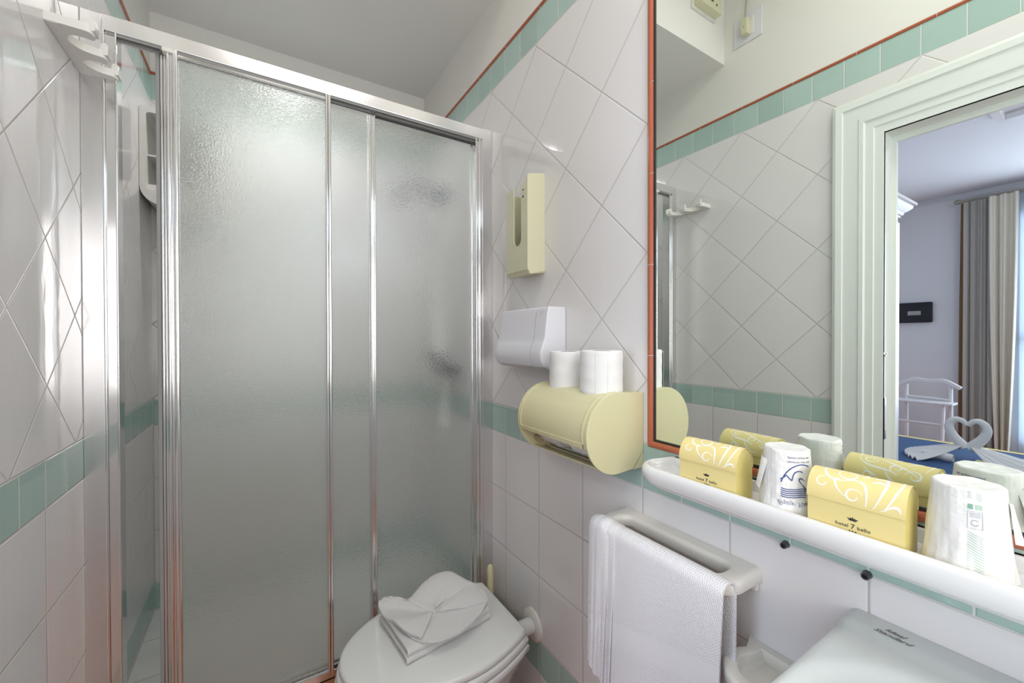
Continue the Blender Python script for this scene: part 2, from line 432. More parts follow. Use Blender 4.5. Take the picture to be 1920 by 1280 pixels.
mb.box(LX-.075, LX-.060, OP1-.016, OP1-.002, 0, OPZ-.002).box(LX-.074, LX-.061, OP0+.01, OP1-.004, OPZ-.022, OPZ-.0025)
build('jamb', mb, 'door', df)
mb = MB().lathe([(0,-.004),(.007,-.004),(.009,0),(.009,.001)], (LX-.004, OP1-.003, 1.194), 1, 18)
mb.lathe([(0,-.0045),(.0045,-.0045)], (LX-.004, OP1-.003, 1.194), 1, 14, mi=1)
build('lock_hole', mb, ['chrome2','dark'], df)
mb = MB().box(LX-.010, LX+.002, OP1-.0055, OP1-.003, .905, 1.045, .001)
mb.box(LX-.008, LX, OP1-.0058, OP1-.0050, .935, 1.000, mi=1)
build('flush_pull', mb, ['chrome2','wardrobe'], df)

# ---------------------------------------------------------------- bedroom beyond the door
BX, BY0, BY1, BZ = -4.4, -1.7, 1.9, 2.66
struct('floor_bedroom', MB().box(BX-.1, LX-WT, BY0-.1, BY1+.1, -.1, 0), 'terra')
struct('ceiling_bedroom', MB().box(BX-.1, LX-WT, BY0-.1, BY1+.1, BZ, BZ+.1), 'bedwall')
mb2 = MB()
for a in ((-2.60,-2.56,-1.2,.5395),(-1.30,-1.26,-1.2,.5395),(-2.60,-1.26,.54,.58)): mb2.box(*a, BZ-.035, BZ+.01)
struct('trim_5', mb2, 'wardrobe')
WY0, WY1, WZ0, WZ1 = -.75, .73, .25, 2.42   # window opening
struct('wall_bedroom_far', MB().box(BX-.1,BX,WY1,BY1+.1,0,BZ).box(BX-.1,BX,BY0-.1,WY0,0,BZ).box(BX-.1,BX,WY0,WY1,0,WZ0).box(BX-.1,BX,WY0,WY1,WZ1,BZ), 'bedwall')
struct('wall_bedroom_right', MB().box(BX,LX-WT,BY1,BY1+.1,0,BZ), 'bedwall')
struct('wall_bedroom_left', MB().box(BX,LX-WT,BY0-.1,BY0,0,BZ), 'bedwall')
struct('wall_bedroom_near', MB().box(LX-WT-.01,LX-WT,OP1+.002,BY1,0,BZ).box(LX-WT-.01,LX-WT,BY0,OP0-.002,0,BZ).box(LX-WT-.01,LX-WT,OP0,OP1,OPZ+.002,BZ), 'bedwall')
struct('trim_6', MB().box(BX,BX+.02,BY0,BY1,BZ-.05,BZ-.04,.003), 'bedwall')
mb = MB()
for y in (WY0,-.02,WY1-.06): mb.box(BX-.07,BX-.02,y,y+.06,WZ0,WZ1,.005)
for z in (WZ0,WZ1-.06,1.2): mb.box(BX-.07,BX-.02,WY0,WY1,z,z+.06,.005)
wn = struct('window_1', mb, 'wardrobe')
build('pane', MB().box(BX-.05,BX-.045,WY0,WY1,WZ0,WZ1), 'glass', wn)
def curtain(y0, y1, z0, z1, x, amp, n, flare=0, ph=0):
    def fn(u, v):
        y = y0+(y1-y0)*u; k = v
        return (x+amp*(.6+.4*v)*math.sin(2*PI*n*u+ph)+.3*amp*math.sin(2*PI*n*2.3*u+1), y+flare*v*v*(u-.5), z1-(z1-z0)*v)
    return fn
cr = thing('curtain_rod', (BX+.07,.3,2.56), 'pale bronze curtain rod above the window, seen in the mirror', 'curtain rod')
build('rod', MB().tube([(BX+.07,1.05,2.565),(BX+.07,-.85,2.565)], .013), 'bronze', cr)
build('finial', MB().lathe([(0,0),(.012,.0),(.022,.018),(.024,.032),(.016,.048),(0,.055)], (BX+.07,1.045,2.565), 1, 16), 'bronze', cr)
build('bracket', MB().tube([(BX,.98,2.565),(BX+.07,.98,2.565)], .008), 'bronze', cr)
# grey curtain with brown braid
def drape_y(u, v): return None
g = thing('curtain', (BX+.07,.9,.3), 'grey linen curtain with brown braid edge, left of the cream one in the mirror', 'curtain')
build('fabric', MB().sheet(curtain(1.03,.82,.02,2.545,BX+.085,.024,4), 70, 24, .003), 'grey', g)
def braid(u, v): return (BX+.09+.004*math.sin(6*u), 1.045-.028*u+.010*math.sin(v*2), 2.54-2.52*v)
build('braid', MB().sheet(braid, 3, 30, .008), 'brown', g)
g = thing('curtain', (BX+.11,.65,.3), 'cream linen curtain falling beside the bright window, right of the grey one', 'curtain')
build('fabric', MB().sheet(curtain(.86,.69,.02,2.545,BX+.13,.030,2.4,.10), 70, 30, .003), 'cream', g)
g = thing('sheer_curtain', (BX+.06,.2,.3), 'pale sheer curtain over the bedroom window at the right edge of the mirror', 'curtain')
build('fabric', MB().sheet(curtain(.76,-.74,.02,2.54,BX+.035,.012,16), 160, 8, .001), 'sheer', g)
# wardrobe with a moulded cornice
g = thing('wardrobe', (-1.0,1.0,0), 'white wardrobe with stepped cornice just beyond the bathroom door, in the mirror', 'wardrobe')
WXE, WYF = -1.46, .765
mb = MB().box(WXE, LX-WT-.012, WYF, 1.40, 0, 1.895, .004)
build('cabinet_body', mb, 'wardrobe', g)
sec2 = [(0,0),(.012,0),(.012,.010),(.020,.014),(.024,.026),(.036,.034),(.050,.046),(.054,.060),(.066,.062),(.066,.076),(0,.076)]
path = [(LX-WT-.012,WYF,0,-1),(WXE,WYF,-1,-1),(WXE,1.40,-1,0)]
mb = MB(); n = len(sec2)
vs = [(x+dx*d, y+dy*d, 1.890+h) for (x,y,dx,dy) in path for d,h in sec2]
fs = [(i*n+k, i*n+(k+1)%n, (i+1)*n+(k+1)%n, (i+1)*n+k) for i in range(2) for k in range(n)]+[list(range(n)),[2*n+k for k in range(n)][::-1]]
mb.add(vs, fs); build('cornice', mb, 'wardrobe', g, ang=25)
mb = MB()
for x0 in (WXE+.02, WXE+.50): mb.box(x0, x0+.46, WYF-.018, WYF, .08, 1.86, .004)
build('door', mb, 'wardrobe', g)
# black wall panel
g = thing('wall_panel', (BX,1.42,1.41), 'black rectangular panel on the bedroom wall with a small pale label', 'wall panel')
build('panel', MB().box(BX, BX+.04, 1.253, 1.62, 1.405, 1.615, .012), mat('black_panel',(.012,.014,.02),.5), g)
build('label', MB().box(BX+.04, BX+.042, 1.335, 1.435, 1.483, 1.525), mat('panel_label',(.35,.36,.36),.5), g)
# valet stand
g = thing('valet_stand', (-3.9,1.2,0), 'white wooden valet stand beyond the bed, curved hanger on top', 'valet stand')
def bar(mb, a, b, r=.012): return mb.tube([a,b], r, 10)
def hanger(u, v):
    y = .965+.43*u; return (-3.92+.05*v, y, .800+.055*math.sin(PI*u)**.8-.01*math.cos(4*PI*u))
build('hanger', MB().sheet(hanger, 30, 3, .026), 'wardrobe', g)
mb = MB(); bar(mb,(-3.93,1.03,0),(-3.91,1.03,.80),.014)
build('post', mb, 'wardrobe', g); mb = MB(); bar(mb,(-3.93,1.33,0),(-3.91,1.33,.80),.014); build('post', mb, 'wardrobe', g)
mb = MB(); bar(mb,(-3.91,1.03,.675),(-3.91,1.33,.685),.011); build('rail', mb, 'wardrobe', g)
build('tray', MB().box(-3.92,-3.74,.985,1.41,.640,.660,.008), 'wardrobe', g)
for y in (1.05,1.36):
    mb = MB(); bar(mb,(-3.70,y,0),(-3.78,y,.64),.013); build('leg', mb, 'wardrobe', g)
mb = MB(); bar(mb,(-3.76,1.05,.46),(-3.76,1.36,.46),.011); build('stretcher', mb, 'wardrobe', g)
# bed
g = thing('bed', (-2.15,0,0), 'bed with dark blue cover edged by yellow braid, seen in the mirror', 'bed')
build('mattress', MB().box(-2.70,-1.56,-1.0,1.20,.10,.492,.03,3), mat('mattress_cloth',(.7,.7,.7),.9), g)
build('bedspread', MB().box(-2.712,-1.545,-1.01,1.215,.14,.503,.02,3), 'bluebed', g)
mb = MB().box(-2.700,-2.655,-.98,1.19,.5025,.506,.0015).box(-2.25,-1.98,.43,.60,.5025,.506,.0015)
build('braid_edge', mb, 'yellow', g)
# two towel swans, beaks meeting in a heart
def swan(sgn, label):
    g = thing('towel_swan', (-2.15,.62,.506), label, 'towel swan', 'towel swans on the bed')
    c = .622; pts = []; X = -2.15
    # half a heart, from the base up and over to the beak
    hp = [(.010,.585),(.030,.61),(.058,.645),(.077,.685),(.078,.715),(.066,.742),(.044,.755),(.022,.748),(.008,.732),(.001,.722)]
    hp = [(a, .545+(b-.545)*1.0) for a,b in hp]
    pts = [(X, c+sgn*a, b) for a, b in hp]
    # smooth
    P = []
    for i in range(len(pts)-1):
        for k in range(4):
            t = k/4; P.append(tuple(pts[i][j]*(1-t)+pts[i+1][j]*t for j in range(3)))
    P.append(pts[-1])
    for _ in range(3): P = [P[0]]+[tuple((P[i-1][j]+2*P[i][j]+P[i+1][j])/4 for j in range(3)) for i in range(1,len(P)-1)]+[P[-1]]
    R = [.030-.019*(i/(len(P)-1))**.8 for i in range(len(P))]
    build('neck', MB().tube(P, R, 12), 'towel', g)
    def fan(u, v):
        a = (u-.5)*1.9; L = .03+(.27 if sgn < 0 else .24)*v
        z = .514+.085*(1-v)**1.4+.009*v*math.sin(u*2*PI*13)+.012*v*(1-v)*math.sin(u*2*PI*5)+(.028*math.sin(PI*min(1,u*1.3)) * v*(1-v)*2)
        return (X-.02+L*math.sin(a)*1.05+.02, c+sgn*(L*math.cos(a)+.00), z)
    build('fan', MB().sheet(fan, 180, 14, .004), 'towel', g)
    if sgn > 0:
        def rollf(u, v): 
            a = v*2*PI*1.05; r = .020+.003*math.sin(9*u); return (X+.10+r*math.cos(a), .66+.13*u, .530+r*math.sin(a))
        build('rolled_edge', MB().sheet(rollf, 20, 20, .003), 'towel', g)
swan(1, 'white towel swan on the blue bed, the one whose tail points to the door jamb')
swan(-1, 'white towel swan on the blue bed, the one whose tail fans towards the curtains')

# ---------------------------------------------------------------- high on the walls (seen in the mirror)
g = thing('junction_box', (-.19,1.06,2.65), 'cream junction box on the soffit face above the shower, in the mirror', 'junction box')
build('backplate', MB().box(-.262,-.098,1.053,1.063,2.640,2.745,.002), 'hook', g)
build('cover', MB().box(-.257,-.105,1.020,1.055,2.648,2.738,.004), 'beige2', g)
mb = MB()
for x in (-.135,-.215): build('screw_hole', MB().lathe([(0,-.001),(.004,-.001),(.004,.003)], (x,1.019,2.672), 1, 12), 'scr', g)
build('knockout', MB().box(-.19,-.165,1.018,1.021,2.675,2.700), 'scr', g)
g = thing('wall_socket', (LX,.955,2.525), 'square white socket plate high on the wall above the band, in the mirror', 'wall socket')
build('plate', MB().box(LX, LX+.007, .897, 1.017, 2.525, 2.645, .003), 'lilac', g)
build('insert', MB().box(LX+.006, LX+.010, .930, .985, 2.548, 2.622, .002), 'hook', g)
g = thing('plug', (LX+.03,.955,2.535), 'cream plug with a thin cable rising from it, in the socket above the mirror band', 'plug')
build('plug_body', MB().box(LX+.010, LX+.040, .941, .969, 2.545, 2.612, .004), 'beige2', g)
build('cable', MB().tube([(LX+.028,.955,2.61),(LX+.026,.954,2.65),(LX+.012,.957,2.70),(LX+.006,.956,2.76),(LX+.005,.952,2.94)], .0035), mat('grey_cable',(.42,.40,.34),.5), g)
build('screw', MB().lathe([(0,.0405),(.002,.0405),(.002,.039)], (LX,.955,2.572), 0, 10), 'scr', g)

# ---------------------------------------------------------------- shower screen
Y0 = 1.305
sc_ = thing('shower_screen', (.2,Y0,.25), 'aluminium framed sliding shower screen with frosted glass panels', 'shower screen')
TZ0, TZ1, BZ0, BZ1 = 1.968, 2.006, .236, .262
def ribs(mb, xs, y, z0, z1, back=.012):
    """vertical extrusion whose front is a row of rounded ribs; xs = list of (x0,x1,depth)"""
    for x0, x1, d in xs:
        pts = [(x0, y+back)]+[(x0+(x1-x0)*(.5-.5*math.cos(PI*k/8)), y-d*math.sin(PI*k/8)**.5) for k in range(9)]+[(x1, y+back)]
        mb.prism(pts, 2, z0, z1)
    return mb
mb = MB().box(-.307, .690, Y0-.002, Y0+.045, TZ0, TZ1, .003)
mb.box(-.30, .685, Y0+.002, Y0+.004, TZ0-.006, TZ0+.002, mi=1).box(-.30,.685,Y0+.018,Y0+.020,TZ0-.008,TZ0+.002,mi=1)
build('top_rail', mb, ['alu2','seal'], sc_)
mb = MB().box(-.307, .690, Y0+.000, Y0+.046, BZ0, BZ0+.006, .001)
for y in (Y0, Y0+.020, Y0+.040): mb.box(-.307, .690, y, y+.004, BZ0, BZ1, .001)
build('bottom_track', mb, 'alu', sc_)
build('wall_profile', MB().box(LX, -.3075, Y0+.006, Y0+.040, BZ0, 2.008, .002), 'alu2', sc_)
build('wall_profile', MB().box(.690, RX, Y0+.006, Y0+.044, BZ0, 2.012, .002), 'alu2', sc_)
mb = ribs(MB(), [(-.3075,-.302,.003)], Y0+.002, BZ0, TZ0+.02, .040)
mb.box(-.302,-.284, Y0+.004, Y0+.040, BZ0, TZ0, .001)
ribs(mb, [(-.285,-.2805,.004)], Y0+.002, BZ0, TZ0, .036)
build('left_post', mb, 'alu', sc_, ang=60)
mb = ribs(MB(), [(.661,.669,.006),(.669,.675,.001),(.675,.684,.005),(.684,.690,.001)], Y0+.006, BZ0, TZ0+.0, .034)
build('right_post', mb, 'alu', sc_, ang=60)
def panel(x0, x1, y, lribs, rribs, name='sliding_panel', seal=False):
    f = MB(); ribs(f, lribs, y, BZ0+.012, TZ0, .012)
    ribs(f, rribs, y, BZ0+.012, TZ0, .012)
    f.box(x0+.004, x1-.004, y+.001, y+.010, TZ0-.012, TZ0-.001).box(x0+.004, x1-.004, y-.001, y+.010, BZ0+.008, BZ0+.026)
    if seal: f.box(x0-.009, x0-.001, y+.000, y+.016, BZ0+.012, TZ0-.002, .001, mi=1)
    p = build(name, f, ['alu','seal'], sc_, ang=60)
    build('glass', MB().box(x0+.003, x1-.003, y+.003, y+.007, BZ0+.016, TZ0-.006), 'frost', p)
panel(-.192, .1835, Y0+.002, [(-.192,-.185,.005),(-.185,-.1805,.001),(-.1805,-.168,.007)], [(.168,.175,.005),(.175,.1835,.005)])
panel(-.206, .3155, Y0+.019, [(-.206,-.200,.004),(-.200,-.193,.006)], [(.299,.304,.004),(.304,.310,.001),(.310,.3155,.004)], seal=True)
panel(.297, .664, Y0+.034, [(.297,.303,.003)], [(.658,.664,.003)], 'fixed_panel')
mb = MB().box(-.200,-.172,Y0-.006,Y0+.014,TZ0-.012,TZ0-.001,.003)
build('roller_cap', mb, 'hook', sc_)

# shower caddy, mixer, hand shower
g = thing('shower_caddy', (-.23,2.03,1.74), 'white plastic shower caddy with shelves in the back corner of the shower', 'shower caddy')
cx0, cx1, cy0 = -.344, -.140, 1.848
def rr(x0,x1,z0,z1,r,n=8,top=.01):
    pts = []
    for (cx,cz,a0,rad) in ((x1-r,z0+r,-PI/2,r),(x1-top,z1-top,0,top),(x0+top,z1-top,PI/2,top),(x0+r,z0+r,PI,r)):
        for k in range(n+1):
            a = a0+PI/2*k/n; pts.append((cx+rad*math.cos(a), cz+rad*math.sin(a)))
    return pts
o_, i_ = rr(cx0,cx1,1.716,2.050,.06), rr(cx0+.018,cx1-.018,1.765,2.030,.012)
mb = MB(); n = len(o_)
vs = [(x,cy0,z) for x,z in o_]+[(x,cy0,z) for x,z in i_]+[(x,BY-.001,z) for x,z in o_]+[(x,BY-.012,z) for x,z in i_]
fs = [(k,(k+1)%n,n+(k+1)%n,n+k) for k in range(n)]+[(k,2*n+k,2*n+(k+1)%n,(k+1)%n) for k in range(n)]+[(n+k,n+(k+1)%n,3*n+(k+1)%n,3*n+k) for k in range(n)]+[[3*n+k for k in range(n)], [2*n+k for k in range(n)]]
mb.add(vs, fs); build('case', mb, 'hook', g)
mb = MB().box(cx0+.012,cx1-.012,cy0+.020,BY-.012,1.886,1.892); build('shelf', mb, 'hook', g)
build('lip', MB().box(cx0+.012,cx1-.012,cy0+.012,cy0+.020,1.765,1.787,.002), 'hook', g)
g = thing('shower_mixer', (RX,1.66,1.10), 'chrome shower mixer, a dark blur low behind the frosted glass', 'shower mixer')
mb = MB().tube([(RX,1.60,1.115),(RX-.035,1.60,1.115)], .014).tube([(RX,1.73,1.115),(RX-.035,1.73,1.115)], .014)
mb.tube([(RX-.045,1.575,1.115),(RX-.045,1.755,1.115)], .024, 18); build('body', mb, 'chrome', g)
build('lever', MB().tube([(RX-.045,1.66,1.13),(RX-.060,1.66,1.165),(RX-.13,1.66,1.185)], [.02,.015,.009], 14), 'chrome', g)
g = thing('hand_shower', (RX-.1,1.78,1.86), 'chrome hand shower, the dark blur high behind the frosted glass', 'hand shower')
build('bracket', MB().tube([(RX,1.74,1.90),(RX-.06,1.76,1.90)], .024, 16).lathe([(0,0),(.035,0),(.035,-.01),(0,-.01)],(RX-.001,1.74,1.90),0,20), 'chrome', g)
build('handle', MB().tube([(RX-.050,1.755,1.875),(RX-.075,1.79,1.93),(RX-.13,1.85,1.955)], [.012,.015,.017], 14), 'chrome', g)
mb = MB().lathe([(0,.0),(.040,0),(.046,.012),(.030,.034),(.014,.045)], (0,0,0), 2, 24)
mb.xf(lambda v: Vector((RX-.165,1.875,1.895))+Matrix.Rotation(math.radians(-28),3,'Y')@v)
build('spray_head', mb, 'chrome', g)
build('hose', MB().tube([(RX-.05,1.752,1.87)]+[(RX-.05+.03*math.sin(PI*t/12), 1.75-.09*t/12-.0, 1.87-1.05*math.sin(PI*t/12*.62)) for t in range(1,12)]+[(RX-.045,1.665,1.09)], .0055, 8), 'chrome2', g)

# ---------------------------------------------------------------- robe hooks
g = thing('robe_hook_rack', (LX,1.23,1.858), 'off-white plastic rack of three prongs, high on the left wall by the shower post', 'hook rack')
base = [(LX,1.128),(LX,1.325)]
def prong(yc, w0, w1, xt, skew):
    """plan outline of one prong, widening into the wall strip"""
    pts = []
    for k in range(11):
        t = k/10; x = LX+.020+(xt-LX-.020)*t; w = w0+(w1-w0)*(t**.6); pts.append((x, yc-w/2+skew*t))
    return pts, [(x, y+ (w0+(w1-w0)*((i/10)**.6))) for i,(x,y) in enumerate(pts)][::-1]
mb = MB().box(LX, LX+.0185, 1.129, 1.3245, 1.8575, 1.8765, .001)
build('wall_strip', mb, 'hook', g)
def soft(P, n=6):
    """corner-cut smoothing of all but the first and last points"""
    for _ in range(2):
        Q = [P[0]]
        for a, b in zip(P, P[1:]): Q += [tuple(.75*x+.25*y for x,y in zip(a,b)), tuple(.25*x+.75*y for x,y in zip(a,b))]
        P = Q+[P[-1]]
    return P
for outl, yt in (([(LX,1.128),(-.300,1.128),(-.279,1.130),(-.279,1.162),(-.300,1.156),(-.318,1.160),(-.326,1.172),(-.328,1.190),(LX,1.195)], 1.148),
                 ([(LX,1.165),(-.328,1.172),(-.326,1.192),(-.314,1.208),(-.298,1.214),(-.279,1.216),(-.279,1.246),(-.298,1.242),(-.316,1.246),(-.326,1.256),(-.328,1.270),(LX,1.275)], 1.230),
                 ([(LX,1.245),(-.328,1.250),(-.322,1.272),(-.306,1.288),(-.279,1.292),(-.279,1.324),(-.300,1.3255),(LX,1.3255)], 1.308)):
    mb = MB().prism(soft(outl), 2, 1.8585, 1.8755, .001)
    mb.prism([(-.292,1.862),(-.276,1.866),(-.275,1.886),(-.280,1.892),(-.287,1.889),(-.290,1.874)], 1, yt-.014, yt+.014, .0015)
    build('prong', mb, 'hook', g)

# ---------------------------------------------------------------- mirror with terracotta surround
g = thing('wall_mirror', (RX,.2,1.03), 'large wall mirror bordered by terracotta pencil tiles', 'mirror')
MY, MZ = .583, 1.030
build('silvered_glass', MB().box(RX-.004, RX-.0005, -.55, MY, MZ, 2.24), 'mirror', g, smooth=False)
mb = MB().box(RX-.006, RX, MY-.002, MY+.0012, MZ-.001, 2.24).box(RX-.006, RX, -.55, MY+.001, MZ-.0035, MZ+.0005)
build('black_edge', mb, 'dark', g)
mb = MB(); pencil(mb, MZ-.016, 2.24, 2, RX, .5945, .0092, .198, 1.212, (-1,0,0))
pencil(mb, -.55, .600, 1, RX, MZ-.0115, .0088, .198, .40, (-1,0,0))
build('tile_border', mb, ['red','gap'], g)

# ---------------------------------------------------------------- towel dispenser (beige, upper)
g = thing('paper_towel_dispenser', (RX,1.04,1.455), 'beige plastic dispenser with a long open slot, uppermost on the tiled wall', 'dispenser')
XF_ = .668
fy0, fy1, sz = .990, 1.108, 1.530          # front panel: y range, slot bottom
s0, s1, zt_ = 1.022, 1.062, 1.712
pts = [(fy0,1.452),(fy1,1.452),(fy1,1.690),(fy1-.006,1.706),(fy1-.020,1.712),(s1+.004,zt_),(s1,1.700)]
pts += [((s0+s1)/2+(s1-s0)/2*math.cos(a), sz+.02-(s1-s0)/2*math.sin(a)) for a in [PI*k/12 for k in range(13)]]
pts += [(s0,zt_-.004),(s0-.006,zt_),(fy0+.010,zt_),(fy0+.006,1.728),(fy0,1.730)]
mb = MB().prism(pts, 0, XF_, XF_+.004, .0012)
build('front_cover', mb, 'beige2', g)
mb = MB().prism([(XF_,1.455),(XF_,1.728),(XF_+.006,1.734),(RX,1.746),(RX,1.452),(XF_+.010,1.440)], 1, fy0-.0035, fy0, .001)
mb.box(XF_+.002, RX, fy1-.003, fy1, 1.452, 1.705).prism([(XF_,1.456),(XF_+.008,1.440),(RX,1.447),(RX,1.458)], 1, fy0, fy1, .001)
build('housing', mb, 'beige2', g)
build('backplate', MB().box(RX-.006, RX, fy0+.001, fy1-.003, 1.458, 1.735), 'lilac', g)
build('vent_mark', MB().box(XF_-.0006, XF_+.001, 1.006, 1.013, 1.690, 1.693).box(XF_-.0006, XF_+.001, 1.007, 1.013, 1.668, 1.674), 'ink', g)

# ---------------------------------------------------------------- white tissue dispenser (below it)
g = thing('tissue_dispenser', (RX,1.01,1.165), 'glossy cool white dispenser with a rounded belly, behind the two paper rolls', 'dispenser')
def bsec(sc=1.0):
    return [(RX,1.338),(RX-.055*sc,1.338),(RX-.062*sc,1.333),(RX-.066*sc,1.315),(RX-.074*sc,1.250),(RX-.080*sc,1.235),(RX-.088*sc,1.215),(RX-.088*sc,1.190),(RX-.078*sc,1.172),(RX-.060*sc,1.163),(RX,1.163)]
build('belly_cover', MB().prism(bsec(.98), 1, .945, 1.132, .002), 'lilac', g, ang=30)
mb = MB().prism(bsec(1.0), 1, .886, .943, .006, 3); build('side_cap', mb, 'lilac', g, ang=30)
mb = MB().prism(bsec(.93), 1, 1.134, 1.150, .004, 2); build('side_cap', mb, 'lilac', g, ang=30)
vs, fs = text_mesh('LTT', .011)
mb = MB().add(vs, fs).xf(lambda v: Vector((RX-.0668-v.z, .912-v.x, 1.318+v.y)))
build('logo', mb, mat('grey_emboss',(.62,.62,.66),.4), g)

# ---------------------------------------------------------------- paper roll holder
g = thing('toilet_paper_holder', (RX,.75,.96), 'yellow-beige double paper roll holder, round fronted, open below', 'paper holder')
cxh, czh, rh = RX-.083, 1.047, .088
def arc(a0, a1, r, n=18): return [(cxh+r*math.cos(a0+(a1-a0)*k/n), czh+r*math.sin(a0+(a1-a0)*k/n)) for k in range(n+1)]
side = [(RX,1.128)]+arc(PI*.42, PI*1.52, rh, 26)+[(RX-.034,.962),(RX-.001,.998),(RX,1.000)]
build('side_panel', MB().prism(side, 1, .616, .622, .0018), 'beige', g, ang=30)
build('side_panel', MB().prism(side, 1, .868, .874, .0018), 'beige', g, ang=30)
outer = [(RX,1.127)]+arc(PI*.40, PI*1.09, rh-.001, 20)
inner = [(RX,1.123)]+arc(PI*.40, PI*1.09, rh-.005, 20)
build('cover', MB().prism(outer+inner[::-1], 1, .622, .868), 'beige', g, ang=30)
lip = arc(PI*1.055, PI*1.09, rh+.0012, 3)+arc(PI*1.055, PI*1.09, rh-.003, 3)[::-1]
mb = MB().prism(lip, 1, .630, .862)
for y in (.630, .860): mb.prism(arc(PI*.60, PI*1.09, rh+.0008, 12)+arc(PI*.60, PI*1.09, rh-.002, 12)[::-1], 1, y, y+.002)
build('raised_border', mb, 'beige', g, ang=30)
build('backplate', MB().box(RX-.004, RX, .622, .868, .970, 1.123).prism([(RX-.040,.966),(RX-.004,.975),(RX-.004,.979),(RX-.040,.970)],1,.622,.868).prism([(RX-.040,.966),(RX-.044,.968),(RX-.044,.976),(RX-.040,.976)],1,.622,.868), 'beigein', g)
for xs in (.612,.628,.645,.662,.679):
    zc = czh-math.sqrt((rh-.002)**2-(xs-cxh)**2)
    build('grille_slat', MB().box(xs-.004, xs+.004, .622, .868, zc, zc+.004, .001), 'beige' if xs < .62 else 'beigein', g)
build('corner_gusset', MB().prism([(RX,.961),(RX-.031,.960),(RX-.001,.996),(RX,.996)],1,.617,.621,.0005), 'beige', g)
build('spindle', MB().tube([(RX-.07,.70,1.035),(RX-.07,.866,1.035)], .010).box(RX-.12,RX-.05,.8645,.868,.985,.995).tube([(RX-.115,.864,.992),(RX-.115,.845,.992)], .010), 'beigein', g)
# rolls
def roll_mesh(R=.048, H=.098, tail=True):
    prof = [(.020,.004),(.020,H-.004),(.022,H-.0008),(R-.004,H),(R-.001,H-.002),(R,H-.006),(R,.006),(R-.002,.001),(.022,.0),(.020,.004)]
    pr2 = []
    for i in range(len(prof)-1):
        a, b = prof[i], prof[i+1]; k = 24 if i == 5 else 1
        for j in range(k): pr2.append((a[0]+(b[0]-a[0])*j/k, a[1]+(b[1]-a[1])*j/k))
    pr2.append(prof[-1])
    def wob(a, h): return .010*math.sin(2*a+1)+.006*math.sin(h*190+1.2*math.sin(a*2))+.004*math.sin(5*a+h*60)
    m = MB().lathe(pr2, (0,0,0), 2, 56, wob=wob)
    return m
def make_roll():
    g = thing('toilet_roll', (0,0,0), 'x', 'toilet roll')
    build('paper', roll_mesh(), 'paper', g)
    build('core', MB().lathe([(.0195,.002),(.0195,.097),(.0205,.097),(.0205,.002),(.0195,.002)], (0,0,0), 2, 32).lathe([(0,.002),(.0195,.002)],(0,0,0),2,32), 'core', g)
    def tail(u, v):
        a = -2.6+.5*u; R = .0492+.002*u; return (R*math.cos(a), R*math.sin(a), .004+.09*v)
    build('loose_end', MB().sheet(tail, 8, 6, .0006), 'paper', g)
    return g
roll = make_roll()
r1 = roll; r1.location = (.660,.677,1.1245); r1['label'] = 'upright toilet roll on the beige holder, the nearer one beside the mirror'
r1['group'] = 'toilet rolls on the holder'
r3 = copy_tree(roll); r3.location = (.664,.797,1.1195); r3.rotation_euler = (0,0,1.2); r3['label'] = 'upright toilet roll on the beige holder, partly hidden behind the nearer one'
for y, lab in ((.735,'white paper roll hanging inside the beige holder, nearer the mirror'),(.862,'white paper roll hanging inside the beige holder, nearer the shower')):
    c = copy_tree(roll); c.rotation_euler = (PI/2,0,.0); c.location = (RX-.078,y,1.030); c['label'] = lab; c['group'] = 'toilet rolls inside the holder'

# ---------------------------------------------------------------- ceramic shelf
SZ = .985                                     # surface the things stand on
def shelf_outline(inset, x_front, y_end, r, n=12):
    """plan: wall edge, rounded left end, long front edge"""
    pts = [(RX, y_end-.006+0)]
    pts = [(RX,-.42),(RX,y_end-.012+inset*0-inset*1.0)]
    c = (x_front+r, y_end-r-inset)
    for k in range(n+1):
        a = PI*.42+ (PI-PI*.42)*k/n
        pts.append((c[0]+(r-inset*.0)*math.cos(a)+ (inset if a > PI*.8 else inset*(a-PI*.42)/(PI*.38)), c[1]+r*math.sin(a)))
    pts.append((x_front+inset,-.42))
    return pts
g = thing('ceramic_shelf', (RX,.1,.955), 'long white ceramic shelf with a raised rim beneath the mirror', 'shelf')
layers = [ (.046,.953,0),(.034,.957,0),(.016,.965,0),(.005,.974,0),(.001,.984,0),(.000,.992,0),(.001,.999,0),(.004,1.0035,0),(.008,1.005,0),(.012,1.003,0),(.0155,.996,0),(.018,.989,0),(.024,SZ,0)]
mb = MB(); vs = []; n = None
for ins, z, _ in layers:
    o2 = shelf_outline(ins, .625, .556, .045); n = len(o2); vs += [(x,y,z) for x,y in o2]
fs = []
for i in range(len(layers)-1):
    for k in range(n): fs.append((i*n+k, i*n+(k+1)%n, (i+1)*n+(k+1)%n, (i+1)*n+k))
fs += [list(range(n))[::-1], [(len(layers)-1)*n+k for k in range(n)]]
mb.add(vs, fs); build('shelf_tray', mb, 'ceramic', g, ang=50)
build('back_rim', MB().box(RX-.008, RX, -.42, .540, SZ-.002, 1.004, .003), 'ceramic', g)

